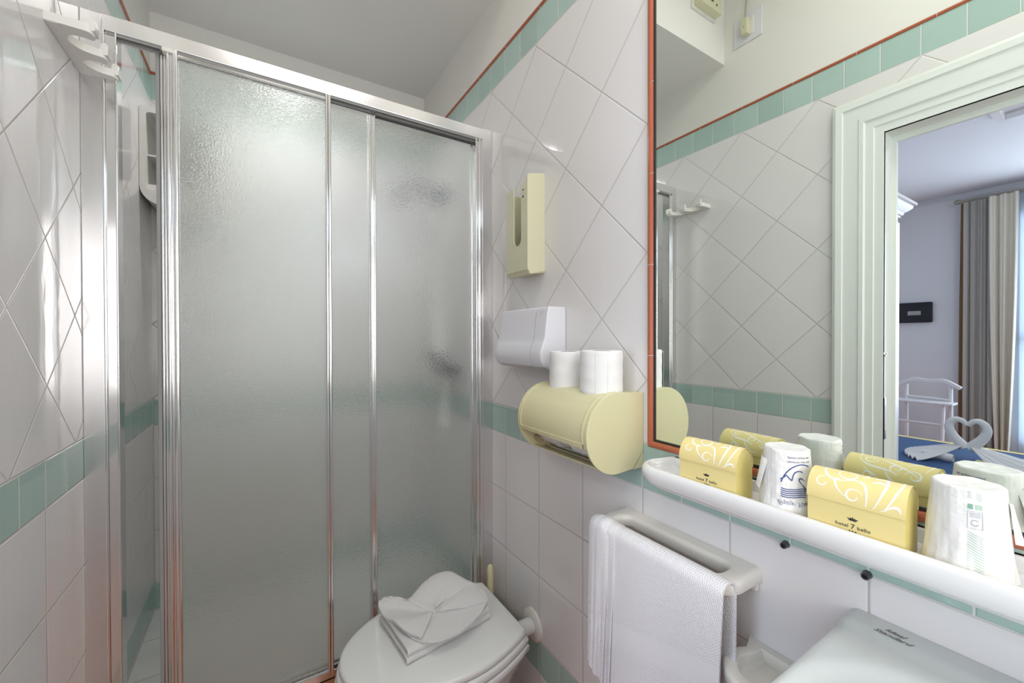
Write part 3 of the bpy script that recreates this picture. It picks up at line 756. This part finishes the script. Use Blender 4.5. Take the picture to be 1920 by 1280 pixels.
# ---------------------------------------------------------------- yellow favour boxes
BW, BL, BH1 = .052, .098, .053               # depth (x), length (y), straight wall height
def lid_pt(s, t, h):
    """s 0..1 along the length, t 0..1 over the arched lid from front to back; h above the card"""
    a = PI*t; R = BW/2+.0012+h
    return (-math.cos(a)*R, (.5-s)*BL, BH1+math.sin(a)*(.030+.0012+h))
def spiral(cx, cy, r0, r1, a0, turns, n=26):
    return [(cx+(r0+(r1-r0)*k/n)*math.cos(a0+2*PI*turns*k/n), cy+(r0+(r1-r0)*k/n)*math.sin(a0+2*PI*turns*k/n)) for k in range(n+1)]
def bez(p0, p1, p2, p3, n=20):
    return [tuple((1-t)**3*a+3*(1-t)**2*t*b+3*(1-t)*t*t*c+t**3*d for a,b,c,d in zip(p0,p1,p2,p3)) for t in [k/n for k in range(n+1)]]
def make_box():
    g = thing('favour_box', (0,0,0), 'x', 'gift box')
    mb = MB(); w, l = BW/2, BL/2
    mb.box(-w, w, -l, l, 0, BH1, .0006, 1, mi=0)
    # lettering and crown on the front (faces -x); y is mirrored because the face is seen from -x
    def face(vs, s, dy, dz): return [(-w-.0003-v.z*.5, -(v.x*s)+dy, v.y*s+dz) for v in vs]
    for body, size, dy, dz in (('hotel', .0062, .0112, .0215), ('7', .0090, 0, .0208), ('bello', .0062, -.0112, .0215)):
        vs, fs = text_mesh(body, size, extrude=.0004, spacing=1.08); mb.add(face(vs,1,dy,dz), fs, 1)
    for k in (-1,0,1):
        c = .0031*k; mb.add([(-w-q_,c+dy_,.0175+dz_) for q_ in (.0004,-.0002) for dy_,dz_ in ((.0010,0),(0,.0013),(-.0010,0),(0,-.0013))],
               [(0,1,2,3),(0,4,5,1),(1,5,6,2),(2,6,7,3),(3,7,4,0)], 1)
    cr_ = [(-.0075,.031),(-.0045,.0265),(.0045,.0265),(.0075,.031),(.0042,.0292),(.0030,.0318),(.0014,.0298),(0,.0330),(-.0014,.0298),(-.0030,.0318),(-.0042,.0292)]
    mb.prism([(y*.75,.0310+(z-.0265)*.75) for y,z in cr_], 0, -w-.0005, -w+.0002, mi=1)
    build('carton', mb, ['card','ink'], g, ang=30)
    # arched lid: a thin curved card, overlapping the carton front
    mb = MB(); N = 26
    def lid(u, v):
        if v < .08: return (-BW/2-.0012, (.5-u)*(BL+.002), BH1-.003+.003*v/.08)
        if v > .92: return (BW/2+.0012, (.5-u)*(BL+.002), BH1-.003*(v-.92)/.08)
        t = (v-.08)/.84; return (-math.cos(PI*t)*(BW/2+.0012), (.5-u)*(BL+.002), BH1+math.sin(PI*t)*.0312)
    mb.sheet(lid, 2, 60, .0011, mi=0)
    mp = lambda s, t, h: lid_pt(s*1.0, t, h)
    W_ = lambda a: (lambda t: .004+a*math.sin(PI*t)**1.5)
    st = []
    st += [(bez((.14,.62),(.10,.30),(.24,.22),(.42,.30)), W_(.010)), (bez((.36,.27),(.22,.38),(.30,.12),(.42,.08)), W_(.008))]
    st += [(spiral(.16,.20,.085,.03,1.6,.80), W_(.006)), (spiral(.42,.42,.13,.05,2.4,.9), W_(.007))]
    st += [(bez((.42,.30),(.60,.40),(.66,.20),(.63,-.02)), W_(.010)), (spiral(.50,.10,.10,.04,.4,.95), W_(.008))]
    st += [(bez((.70,-.02),(.82,.25),(.86,.50),(.70,.62)), W_(.012)), (bez((.78,-.04),(.90,.15),(1.0,.45),(.90,.68)), W_(.008))]
    st += [(bez((.66,.34),(.70,.40),(.78,.40),(.80,.34)), W_(.014)), (bez((.67,.46),(.72,.52),(.78,.50),(.80,.44)), W_(.012))]
    st += [(bez((.82,.02),(.90,.12),(.96,.10),(.96,.03)), W_(.012)), (spiral(.28,.62,.09,.03,0,1.0), W_(.006))]
    st += [(bez((.14,.62),(.24,.85),(.50,.70),(.62,.84)), W_(.011)), (spiral(.60,.72,.09,.03,1.2,1.1), W_(.008))]
    st += [(bez((.30,.55),(.50,.62),(.66,.66),(.84,.80)), W_(.008)), (spiral(.80,.80,.10,.03,3.3,1.0), W_(.008)), (bez((.46,.74),(.50,.90),(.62,.98),(.72,.95)), W_(.010))]
    st += [(bez((.22,.78),(.30,.90),(.36,.86),(.42,.95)), W_(.010)), (spiral(.30,.90,.07,.02,2,.9), W_(.008)), (bez((.55,.58),(.62,.50),(.60,.42),(.54,.44)), W_(.008))]
    for pts, wd in st:
        pts = [(min(.985,max(.015,a)), min(.995,max(.01,b))) for a,b in pts]
        ribbon(mb, pts, wd, mp, 1, .0008)
    build('lid', mb, ['card','swirl'], g, ang=50)
    # rounded end flaps
    for s in (-1,1):
        pts = [(-w,.0)]+[(-math.cos(PI*k/14)*w, BH1+math.sin(PI*k/14)*.0300) for k in range(15)]+[(w,.0)]
        build('end_flap', MB().prism(pts, 1, min(s*(l-.0006),s*(l+.0003)), max(s*(l-.0006),s*(l+.0003))), 'cardend', g, ang=30)
    return g
bx = make_box(); bx.location = (.666,.2095,SZ+.0005); bx.rotation_euler = (0,0,math.radians(2)); bx.name = 'favour_box'
bx['label'] = 'yellow arched favour box with scrolls, between the two wrapped cups'; bx['group'] = 'yellow boxes on the shelf'
b2 = copy_tree(bx); b2.location = (.666,.409,SZ+.0005); b2.rotation_euler = (0,0,math.radians(3)); b2['label'] = 'yellow arched favour box with scrolls, nearest the rounded end of the shelf'

# ---------------------------------------------------------------- wrapped cups
def cup_r(z): return .0352+(.0278-.0352)*z/.100
def make_cup():
    g = thing('wrapped_cup', (0,0,0), 'x', 'cup')
    build('cup_body', MB().lathe([(.0345,0),(.0362,.0),(.0362,.003),(.0340,.006),(.0268,.098),(.0250,.0995),(0,.0995),(0,.097),(.0245,.097),(.0325,.004),(.0345,0)], (0,0,0), 2, 48), 'cup', g)
    mb = MB()
    def R(a, z):
        wr = .0003*math.sin(9*a+40*z)+.0004*math.sin(17*a-90*z+2)*(1-z/.1)+.0002*math.sin(31*a+60*z)
        skirt = .0022*max(0,1-z/.03)**1.5*(1+.5*math.sin(7*a))
        return cup_r(z)+.0009+wr+skirt
    prof = []; n = 96; zs = [.0035+.0965*k/30 for k in range(31)]
    vs = [(R(2*PI*k/n,z)*math.cos(2*PI*k/n), R(2*PI*k/n,z)*math.sin(2*PI*k/n), z+.0015*math.sin(5*2*PI*k/n)*(1 if z < .004 else 0)) for z in zs for k in range(n)]
    for rr_, z in ((.0275,.1010),(.0262,.1016),(.022,.1006),(.014,.1003),(.006,.1003)):
        vs += [(rr_*math.cos(2*PI*k/n), rr_*math.sin(2*PI*k/n), z+.0004*math.sin(6*2*PI*k/n+z*900)) for k in range(n)]
    rows = len(zs)+5
    fs = [(i*n+k, i*n+(k+1)%n, (i+1)*n+(k+1)%n, (i+1)*n+k) for i in range(rows-1) for k in range(n)]+[[(rows-1)*n+k for k in range(n)]]
    mb.add(vs, fs, 0)
    # prints: s in metres around the cup from angle 0, t = height
    def on(s, t, h, off=0): a = off+s/.032; r = R(a, t)+.0004+h; return (r*math.cos(a), r*math.sin(a), t)
    f = lambda s, t, h: on(s, t, h)
    W_ = lambda a: (lambda t: a*(.5+.6*math.sin(PI*t)))
    # the swan emblem: arc, neck, waves (s grows to the left seen from outside, so x is flipped)
    fl = lambda pts: [(-x, y) for x, y in pts]
    for pts, wd in [ (bez((-.016,.080),(.000,.088),(.016,.078),(.022,.056)), .0007), (bez((-.006,.072),(.006,.078),(.008,.066),(.009,.060)), .0007),
        (bez((.009,.060),(.013,.062),(.015,.068),(.017,.066)), .0007), (bez((.017,.066),(.019,.062),(.021,.062),(.023,.060)), .0007),
        (bez((-.008,.060),(-.002,.066),(.004,.064),(-.004,.055)), .0008), (bez((-.004,.055),(-.008,.050),(-.012,.046),(-.006,.046)), .0009),
        (bez((-.020,.046),(-.024,.050),(-.018,.060),(-.024,.058)), .0009), (bez((-.022,.044),(-.016,.046),(-.014,.050),(-.012,.052)), .0012)]:
        ribbon(mb, fl(pts), W_(wd) if wd > .0007 else wd, f, 1, .0001)
    for k in range(5):
        ribbon(mb, fl(bez((-.012+.0008*k,.0480-.0028*k),(-.002,.0520-.0028*k),(.010,.0440-.0028*k),(.022,.0480-.0028*k))), .0006, f, 1, .0001)
    def word(body, size, s0, t0, flip, shear, mi, off=0):
        vs, fs = text_mesh(body, size, shear, .0001)
        sg = -1 if not flip else 1; sv = 1 if not flip else -1
        mb.add([on(s0+sg*v.x, t0+sv*v.y, v.z, off) for v in vs], fs, mi)
    word('Enjoy Your Stay', .0088, .002, .030, True, .45, 3)
    word('please recycle me', .0045, .002, .093, True, 0, 3)
    word('cleaned for your care', .0040, .002, .087, True, 0, 3)
    word('drink fresh water', .0070, .002, .0115, True, .45, 3)
    # the hatched seal strip on the far side
    o2 = PI; f2 = lambda s, t, h: on(s, t, h, o2)
    for k in range(17):
        t = .006+.0028*k; ribbon(mb, [(-.0055,t+.006),(0,t+.003),(.0055,t)], .00035, f2, 2, .0001)
    for k in range(4):
        t = .090+.0022*k; ribbon(mb, [(-.0055,min(.0985,t+.003)),(.0055,t)], .0003, f2, 2, .0001)
    ribbon(mb, [(-.0015,.083),(-.0055,.083)], .0026, f2, 5, .0001); ribbon(mb, [(.0055,.083),(.0005,.083)], .0024, f2, 2, .0001)
    for q in ([(-.0055,.078),(.0055,.078)],[(-.0055,.060),(.0055,.060)],[(-.0055,.060),(-.0055,.078)],[(.0055,.060),(.0055,.078)]): ribbon(mb, q, .0002, f2, 4, .0001)
    for t in (.076,.0742,.0724): ribbon(mb, [(-.004,t),(.004,t)], .0004, f2, 4, .0001)
    ribbon(mb, spiral(0,.066,.0032,.0026,.6,.85), .0004, f2, 4, .0001)
    build('wrapper', mb, ['wrap','blue','pgreen','ink2','greyink','green'], g, ang=60)
    # loose wrapper corner
    def flap(u, v): a = -1.95+.55*u; r = .0305+.014*v*(.3+.7*u)+.002*math.sin(4*u); return (r*math.cos(a), r*math.sin(a), .088-.042*v-.006*u)
    build('loose_corner', MB().sheet(flap, 8, 8, .0004), 'wrap', g)
    return g
M['ink2'] = mat('blue_grey_print', (.20,.22,.33), .6); M['greyink'] = mat('grey_print', (.45,.47,.50), .6)
c1 = make_cup(); c1.location = (.672,.2995,SZ+.0005); c1.rotation_euler = (0,0,math.radians(-128))
c1['label'] = 'upturned paper-wrapped cup showing a blue swan emblem, between the two yellow boxes'; c1['group'] = 'wrapped cups on the shelf'
c2 = copy_tree(c1); c2.location = (.677,.1165,SZ+.0005); c2.rotation_euler = (0,0,math.radians(20)); c2['label'] = 'upturned paper-wrapped cup with a pale green hatched strip, nearest the right edge of the photo'

# ---------------------------------------------------------------- screws under the shelf
for y, z, lab in ((.326,.912,'rusty screw stub in the wall under the shelf, the left one'),(.221,.914,'rusty screw stub in the wall under the shelf, the one with the stained joint above')):
    g = thing('screw', (RX,y,z-.005), lab, 'screw', 'screw stubs under the shelf')
    build('sleeve', MB().lathe([(.0032,0),(.0032,-.010),(.0050,-.010),(.0055,-.002),(.006,0)], (RX,y,z), 0, 14), 'scr', g)
    build('shank', MB().lathe([(0,-.006),(.0031,-.006),(.0031,0)], (RX,y,z), 0, 12), 'dark', g)

# ---------------------------------------------------------------- towel rail
g = thing('towel_rail', (RX,.52,.83), 'off-white ceramic towel ring rail fixed below the paper holder', 'towel rail')
def ring(inset, n=8):
    x0, x1, y0, y1, r = .622+inset, RX, .362+inset, .672-inset, .05-inset*.6
    pts = [(x1,y1+.0)]
    for k in range(n+1): a = PI/2+PI/2*k/n; pts.append((x0+r+r*math.cos(a), y1-r+r*math.sin(a)))
    for k in range(n+1): a = PI+PI/2*k/n; pts.append((x0+r+r*math.cos(a), y0+r+r*math.sin(a)))
    pts.append((x1,y0)); return pts
def hole(inset, n=8):
    x0, x1, y0, y1, r = .648-inset, .700+inset, .395-inset, .640+inset, .024
    pts = []
    for cx,cy,a0 in ((x1-r,y1-r,0),(x0+r,y1-r,PI/2),(x0+r,y0+r,PI),(x1-r,y0+r,1.5*PI)):
        for k in range(n+1): a = a0+PI/2*k/n; pts.append((cx+r*math.cos(a), cy+r*math.sin(a)))
    return pts
no, ni = len(ring(0)), len(hole(0))
bm = bmesh.new()
L = [(ring(.006),.826),(ring(0),.833),(ring(0),.846),(ring(.003),.852),(ring(.010),.855)]
I = [(hole(.006),.855),(hole(.001),.852),(hole(-.001),.845),(hole(0),.833),(hole(.005),.826)]
rows = [[bm.verts.new((x,y,z)) for x,y in p] for p,z in L]; ir = [[bm.verts.new((x,y,z)) for x,y in p] for p,z in I]
for R_ in (rows, ir):
    for i in range(len(R_)-1):
        m_ = len(R_[0])
        for k in range(m_): bm.faces.new((R_[i][k],R_[i][(k+1)%m_],R_[i+1][(k+1)%m_],R_[i+1][k]))
for a, b in ((rows[-1], ir[0]), (rows[0], ir[-1])):
    es = []
    for lp in (a, b):
        for k in range(len(lp)):
            e = bm.edges.get((lp[k], lp[(k+1)%len(lp)])); es.append(e)
    bmesh.ops.triangle_fill(bm, use_beauty=True, edges=es)
build('rail_ring', MB().bm(bm), 'soap', g, ang=50)
build('wall_bracket', MB().box(RX-.012,RX,.366,.668,.815,.832,.003), 'soap', g)
# hand towel over the bar
g = thing('hand_towel', (.635,.51,.54), 'white waffle-weave hand towel hung over the ceramic rail', 'towel')
def htowel(dx, y0, y1, zb, zb2, off=0, wav=1):
    def fn(u, v):
        y = y0+(y1-y0)*u
        rim = .600+off
        L1 = .19
        # v: back hem -> over the bar -> front hem
        zb_f = zb + (zb2-zb)*u
        if v < .35: t = v/.35; x = .652-off; z = .60+off+(.838-.60)*t
        elif v < .48:
            t = (v-.35)/.13; a = PI*t; x = .635+(.017-off)*math.cos(a) if False else .634+.019*math.cos(a)-off*.5; z = .842+(.017-off)*math.sin(a)
        else:
            t = (v-.48)/.52; x = .615+off-.010*t+wav*(.0035*math.sin(10*u+1)*t+.003*math.sin(4*u)*t); z = .842-(.842-zb_f)*t
        return (x+dx, y+.006*t*(u-.2) if v > .48 else y, z)
    return fn
mb = MB().sheet(htowel(0,.655,.364,.535,.50), 60, 60, .0035)
build('front_layer', mb, 'waffle', g)
# folds bunched at the left end
for k, (a, b) in enumerate(((.6645,.622),(.652,.606),(.637,.590))):
    def fold(u, v, a=a, b=b, k=k):
        p = htowel(0,a,b,.548-.006*k,.540-.006*k)(u, .36+.64*v); s = math.sin(PI*u)
        off = .0075-.0028*abs(1-k)-.001*k
        if v < .2: return (p[0]-off*s*min(1,v*5), p[1], p[2]+off*.8*s)
        return (p[0]-off*(.3+.7*s**.7), p[1], p[2])
    build('fold', MB().sheet(fold, 12, 50, .0030), 'waffle', g)

# ---------------------------------------------------------------- soap dish
g = thing('soap_dish', (RX,.33,.70), 'cream ceramic soap dish on the wall, half hidden by the basin', 'soap dish')
def sd(r, z, ex=.0): 
    pts = [(RX, .383-ex*1.5)]
    cx, cy = .668, .330
    for k in range(25):
        a = PI*.30+PI*1.4*k/24; pts.append((cx+(r)*math.cos(a), cy+(r)*math.sin(a)))
    pts.append((RX, .277+ex*1.5)); return pts
lay = [(.040,.680,0),(.050,.688,0),(.056,.705,0),(.0575,.718,0),(.056,.724,0),(.052,.7265,0)]
mb = MB(); n = 27; vs = []
for r, z, e in lay: vs += [(x,y,z) for x,y in sd(r,z,e)]
c = (.672,.330); inn = []
for r, z in ((.040,.7255),(.036,.722),(.033,.712),(.026,.705)):
    row = [(min(c[0]+(r)*math.cos(a), RX-.012), c[1]+r*math.sin(a), z) for a in [PI*.30+PI*1.4*k/24 for k in range(25)]]
    row = [(RX-.014, c[1]+r*.72, z)]+row+[(RX-.014, c[1]-r*.72, z)]; vs += row
nl = len(lay)+4
fs = [(i*n+k, i*n+(k+1)%n, (i+1)*n+(k+1)%n, (i+1)*n+k) for i in range(nl-1) for k in range(n)]+[list(range(n))[::-1], [(nl-1)*n+k for k in range(n)]]
mb.add(vs, fs); build('dish', mb, 'soap', g, ang=60)

# ---------------------------------------------------------------- wash basin
g = thing('wash_basin', (.55,-.03,0), 'pale grey-white ceramic wash basin at the lower right corner', 'basin')
bx0, bx1, by0, by1 = .255, RX-.001, -.32, .243
def basin_pt(u, v):
    return None
NX, NY = 70, 70
def topz(x, y):
    # back ledge, a step down, then the bowl
    z = .856
    d = RX-x
    ledge = max(0,min(1,(.052-d)/.016)); z += .004*ledge
    cx, cy, ax, ay = .475, -.035, .175, .235
    q = (abs((x-cx)/ax)**2.6+abs((y-cy)/ay)**2.6)**(1/2.6)
    # shallow deck dip around the bowl
    if q < 1.18: 
        t = min(1,(1.18-q)/.12); z -= .006*t*t*(3-2*t)
    if q < 1: t = min(1,(1-q)/.55); z -= .125*(t*t*(3-2*t))
    e = min(x-bx0, by1-y, y-by0); 
    if e < .016: z -= .016-math.sqrt(max(0,.016**2-(.016-e)**2))
    return z
vs = []; 
def cl(a,b,t): return a+(b-a)*(.5-.5*math.cos(PI*t))
for i in range(NX+1):
    for j in range(NY+1):
        x = cl(bx0,bx1,i/NX); y = cl(by0,by1,j/NY)
        # rounded corners away from the wall
        vs.append((x,y,topz(x,y)))
W = NY+1
fs = [(i*W+j,(i+1)*W+j,(i+1)*W+j+1,i*W+j+1) for i in range(NX) for j in range(NY)]
loop = [i*W for i in range(NX+1)]+[NX*W+j for j in range(1,NY+1)]+[i*W+NY for i in range(NX-1,-1,-1)]+[j for j in range(NY-1,0,-1)]
base = len(vs); ctr = Vector((.49,-.035,0))
for lvl, (sc2, z) in enumerate(((1,.805),(.86,.72),(.45,.68))):
    for k in loop:
        x, y, _ = vs[k]; vs.append((RX-.001-(RX-.001-x)*sc2, ctr.y+(y-ctr.y)*sc2, z))
nl = len(loop); prev = loop
for lvl in range(3):
    cur = [base+lvl*nl+k for k in range(nl)]
    fs += [(prev[k],prev[(k+1)%nl],cur[(k+1)%nl],cur[k]) for k in range(nl)]; prev = cur
fs.append(prev)
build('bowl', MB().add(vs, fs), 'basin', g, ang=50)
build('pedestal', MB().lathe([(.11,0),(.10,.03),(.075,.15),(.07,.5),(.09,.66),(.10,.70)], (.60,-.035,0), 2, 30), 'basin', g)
vs, fs = text_mesh('Ideal\nStandard', .0108, .5, .0003, spacing=.95)
mb = MB().add(vs, fs).xf(lambda v: Vector((RX-.030+(v.y+.004)*1.0, .186-v.x, .8605+v.z*.3)))
build('printed_mark', mb, mat('grey_mark', (.14,.13,.12), .5), g)
mb = MB().lathe([(.024,0),(.024,.03),(.020,.055),(.016,.062),(0,.065)], (RX-.072,-.035,.858), 2, 20).tube([(RX-.072,-.035,.900),(RX-.12,-.035,.912),(RX-.19,-.035,.900)], .011, 12)
build('tap', mb, 'chrome2', g)

# ---------------------------------------------------------------- toilet
g = thing('toilet', (.42,1.10,0), 'white toilet with closed lid beside the shower screen', 'toilet')
TX, TY = .648, 1.100                       # hinge line, centre line
def lidline(scale=1, n=30, dx=0):
    """plan outline: straight hinge edge at the wall end, long rounded front"""
    pts = [(TX+dx, TY+.135*scale),]
    for k in range(n+1):
        t = k/n; a = PI/2+PI*t
        ax = .285*scale; ay = .190*scale
        x = .452+ax*math.cos(a); y = TY+ay*math.sin(a)
        pts.append((x,y))
    pts.append((TX+dx, TY-.135*scale))
    # smooth the cheeks between hinge and widest point
    out = []
    P = pts
    h = P[0]; wv = P[1]
    for k in range(6): t = k/6; out.append((h[0]+(wv[0]-h[0])*t, h[1]+(wv[1]-h[1])*math.sin(t*PI/2)))
    out += P[1:-1]
    h = P[-1]; wv = P[-2]
    for k in range(5,-1,-1): t = k/6; out.append((h[0]+(wv[0]-h[0])*t, h[1]+(wv[1]-h[1])*math.sin(t*PI/2)))
    return out
def loft(layers, cap=True):
    vs = []; n = len(layers[0][0]); fs = []
    for p, z in layers: vs += [(x,y,z) for x,y in p]
    for i in range(len(layers)-1):
        for k in range(n): fs.append((i*n+k,i*n+(k+1)%n,(i+1)*n+(k+1)%n,(i+1)*n+k))
    fs += [list(range(n))[::-1], [(len(layers)-1)*n+k for k in range(n)]]
    return MB().add(vs, fs)
def sc(p, s, ox=.45): return [(ox+(x-ox)*s, TY+(y-TY)*s) for x,y in p]
L0 = lidline()
build('lid', loft([(sc(L0,.985),.396),(sc(L0,1),.399),(sc(L0,1),.406),(sc(L0,.995),.4105),(sc(L0,.97),.4145),(sc(L0,.90),.4170),(sc(L0,.6),.4200),(sc(L0,.3),.4210)]), 'seat', g, ang=60)
L1 = sc(L0,1.022)
build('seat', loft([(sc(L1,.985),.372),(L1,.377),(L1,.387),(sc(L1,.99),.392),(sc(L1,.96),.3945)]), 'seat', g, ang=60)
rimp = sc(L0,1.035)
build('bowl', loft([([(x*.55+.25,TY+(y-TY)*.55) for x,y in rimp],0),([(x*.55+.25,TY+(y-TY)*.52) for x,y in rimp],.10),([(x*.62+.20,TY+(y-TY)*.60) for x,y in rimp],.20),(sc(rimp,.86),.30),(sc(rimp,.97),.345),(sc(rimp,1.0),.355),(sc(rimp,1.0),.366),(sc(rimp,.985),.370)]), 'ceramic', g, ang=60)
build('hinge', MB().tube([(TX-.004,TY-.12,.392),(TX-.004,TY+.12,.392)], .008, 12), 'dark' if False else 'seal', g)
# flush inlet: the toilet's pipe with its wall flange
g = thing('flush_pipe', (RX,1.055,.34), 'white flush pipe entering the wall through a round flange', 'pipe')
build('pipe', MB().lathe([(.024,0),(.024,-.075)], (RX,1.052,.345), 0, 30).lathe([(.024,-.062),(.028,-.062),(.028,-.075),(0,-.075)], (RX,1.052,.345), 0, 30), 'ceramic', g)
build('flange', MB().lathe([(.024,-.010),(.030,-.011),(.042,-.010),(.049,-.006),(.050,0)], (RX,1.052,.345), 0, 40), 'soap', g)
# toilet brush with its pale yellow handle
g = thing('toilet_brush', (.69,1.258,0), 'pale yellow toilet brush handle standing behind the toilet lid', 'toilet brush')
build('handle', MB().tube([(.69,1.258,.10),(.69,1.258,.36),(.69,1.259,.43),(.69,1.259,.445),(.69,1.259,.449)], [.010,.0115,.0115,.008,.003], 16), 'brushy', g)
build('holder', MB().lathe([(0,0),(.034,0),(.036,.02),(.034,.12),(.028,.13),(.010,.132)], (.69,1.258,0), 2, 26), 'brushy', g)
# folded towel on the lid
g = thing('folded_towel', (.43,1.13,.418), 'white terry towel folded into a fan, lying on the toilet lid', 'towel')
A0, A1, A3 = Vector((.312,1.006,0)), Vector((.573,1.046,0)), Vector((.292,1.196,0))
ex = (A1-A0); ey = (A3-A0)
def q(s, t, z): p = A0+ex*s+ey*t; return (p.x, p.y, z)
def fz(s,t): return .0015*math.sin(9*s+2)+.001*math.sin(14*t)
# two folded layers: each a rounded slab with a rolled near edge
for k, (z0, z1, gr) in enumerate(((.4210,.440,.0),(.440,.459,-.02))):
    def lay(u, v, z0=z0, z1=z1, gr=gr):
        s = u*(1+gr)-gr/2; h = (z1-z0)*.42; mid = (z0+z1)/2
        # U-fold around the near long edge (t = 0)
        if v < .42: t = 1-v/.42; return q(s, .06+t*.94, mid-h+fz(s,t)*.3)
        if v < .58: a = (v-.42)/.16*PI; return q(s, .06-.045*math.sin(a), mid-h*math.cos(a)+.0015*math.sin(20*s))
        t = (v-.58)/.42; return q(s, .06+t*.94, mid+h+fz(s,t))
    build('folded_layer', MB().sheet(lay, 30, 60, .0065), 'towel', g)
# the oval top piece: its ribbed hems stand up at the left and at the back
def closed(P, u):
    n = len(P); f = (u % 1.0)*n; i = int(f) % n; t = f-int(f); p0,p1,p2,p3 = (P[(i+k-1) % n] for k in range(4))
    return tuple(.5*((2*p1[j])+(-p0[j]+p2[j])*t+(2*p0[j]-5*p1[j]+4*p2[j]-p3[j])*t*t+(-p0[j]+3*p1[j]-3*p2[j]+p3[j])*t**3) for j in range(len(p1)))
OUT = [(.291,1.203,.468),(.300,1.217,.484),(.326,1.201,.490),(.360,1.168,.487),(.396,1.189,.489),(.432,1.210,.498),(.472,1.216,.506),(.515,1.198,.508),(.546,1.149,.497),(.574,1.124,.484),(.573,1.065,.476),(.555,1.042,.471),(.519,1.016,.468),(.458,.991,.466),(.411,.988,.466),(.368,.999,.466),(.337,1.034,.467),(.317,1.092,.468),(.307,1.126,.468),(.293,1.160,.468)]
CT = (.425,1.093,.4665)
def top_piece(u, v):
    e = closed(OUT, u); v2 = .02+.98*v
    x = CT[0]+(e[0]-CT[0])*v2; y = CT[1]+(e[1]-CT[1])*v2
    rise = max(0, e[2]-.4685)
    z = CT[2]+(min(e[2],.4685)-CT[2])*v2+rise*math.sin(min(1,v2*1.04)*PI/2)**1.6
    rib = .0011*math.sin(2*PI*u*110)*max(0,min(1,(v-.80)/.06)) if rise > .012 else 0
    lip = -.006*max(0,(v-.93)/.07)**2 if rise > .012 else 0
    return (x, y, z+rib+lip+.0009*math.sin(60*x+3)*math.sin(75*y))
build('top_piece', MB().sheet(top_piece, 260, 26, .0055), 'towel', g)
def flap(P, th=.006, bulge=.004):
    n = len(P); c = tuple(sum(p[j] for p in P)/n for j in range(3))
    def fn(u, v):
        f = (u % 1.0)*n; i = int(f) % n; t = f-int(f); a, b = P[i], P[(i+1) % n]
        e = [a[j]+(b[j]-a[j])*t for j in range(3)]; v2 = .02+.98*v
        p = [c[j]+(e[j]-c[j])*v2 for j in range(3)]; p[2] += bulge*(1-v2*v2)+.0006*math.sin(70*p[0])*math.sin(60*p[1])
        return p
    build('corner_flap', MB().sheet(fn, n*10, 10, th), 'towel', g)
flap([(.303,1.110,.484),(.330,1.112,.480),(.372,1.104,.475),(.412,1.092,.4735),(.388,1.058,.4735),(.352,1.012,.4735),(.330,1.040,.476),(.314,1.072,.481)])
flap([(.430,1.086,.4735),(.455,1.110,.478),(.500,1.145,.484),(.530,1.160,.488),(.558,1.135,.488),(.566,1.080,.482),(.556,1.046,.477),(.500,1.060,.4745)])
flap([(.423,1.102,.476),(.440,1.140,.485),(.462,1.180,.497),(.500,1.178,.499),(.528,1.164,.494),(.490,1.140,.486),(.450,1.112,.479)], .004)
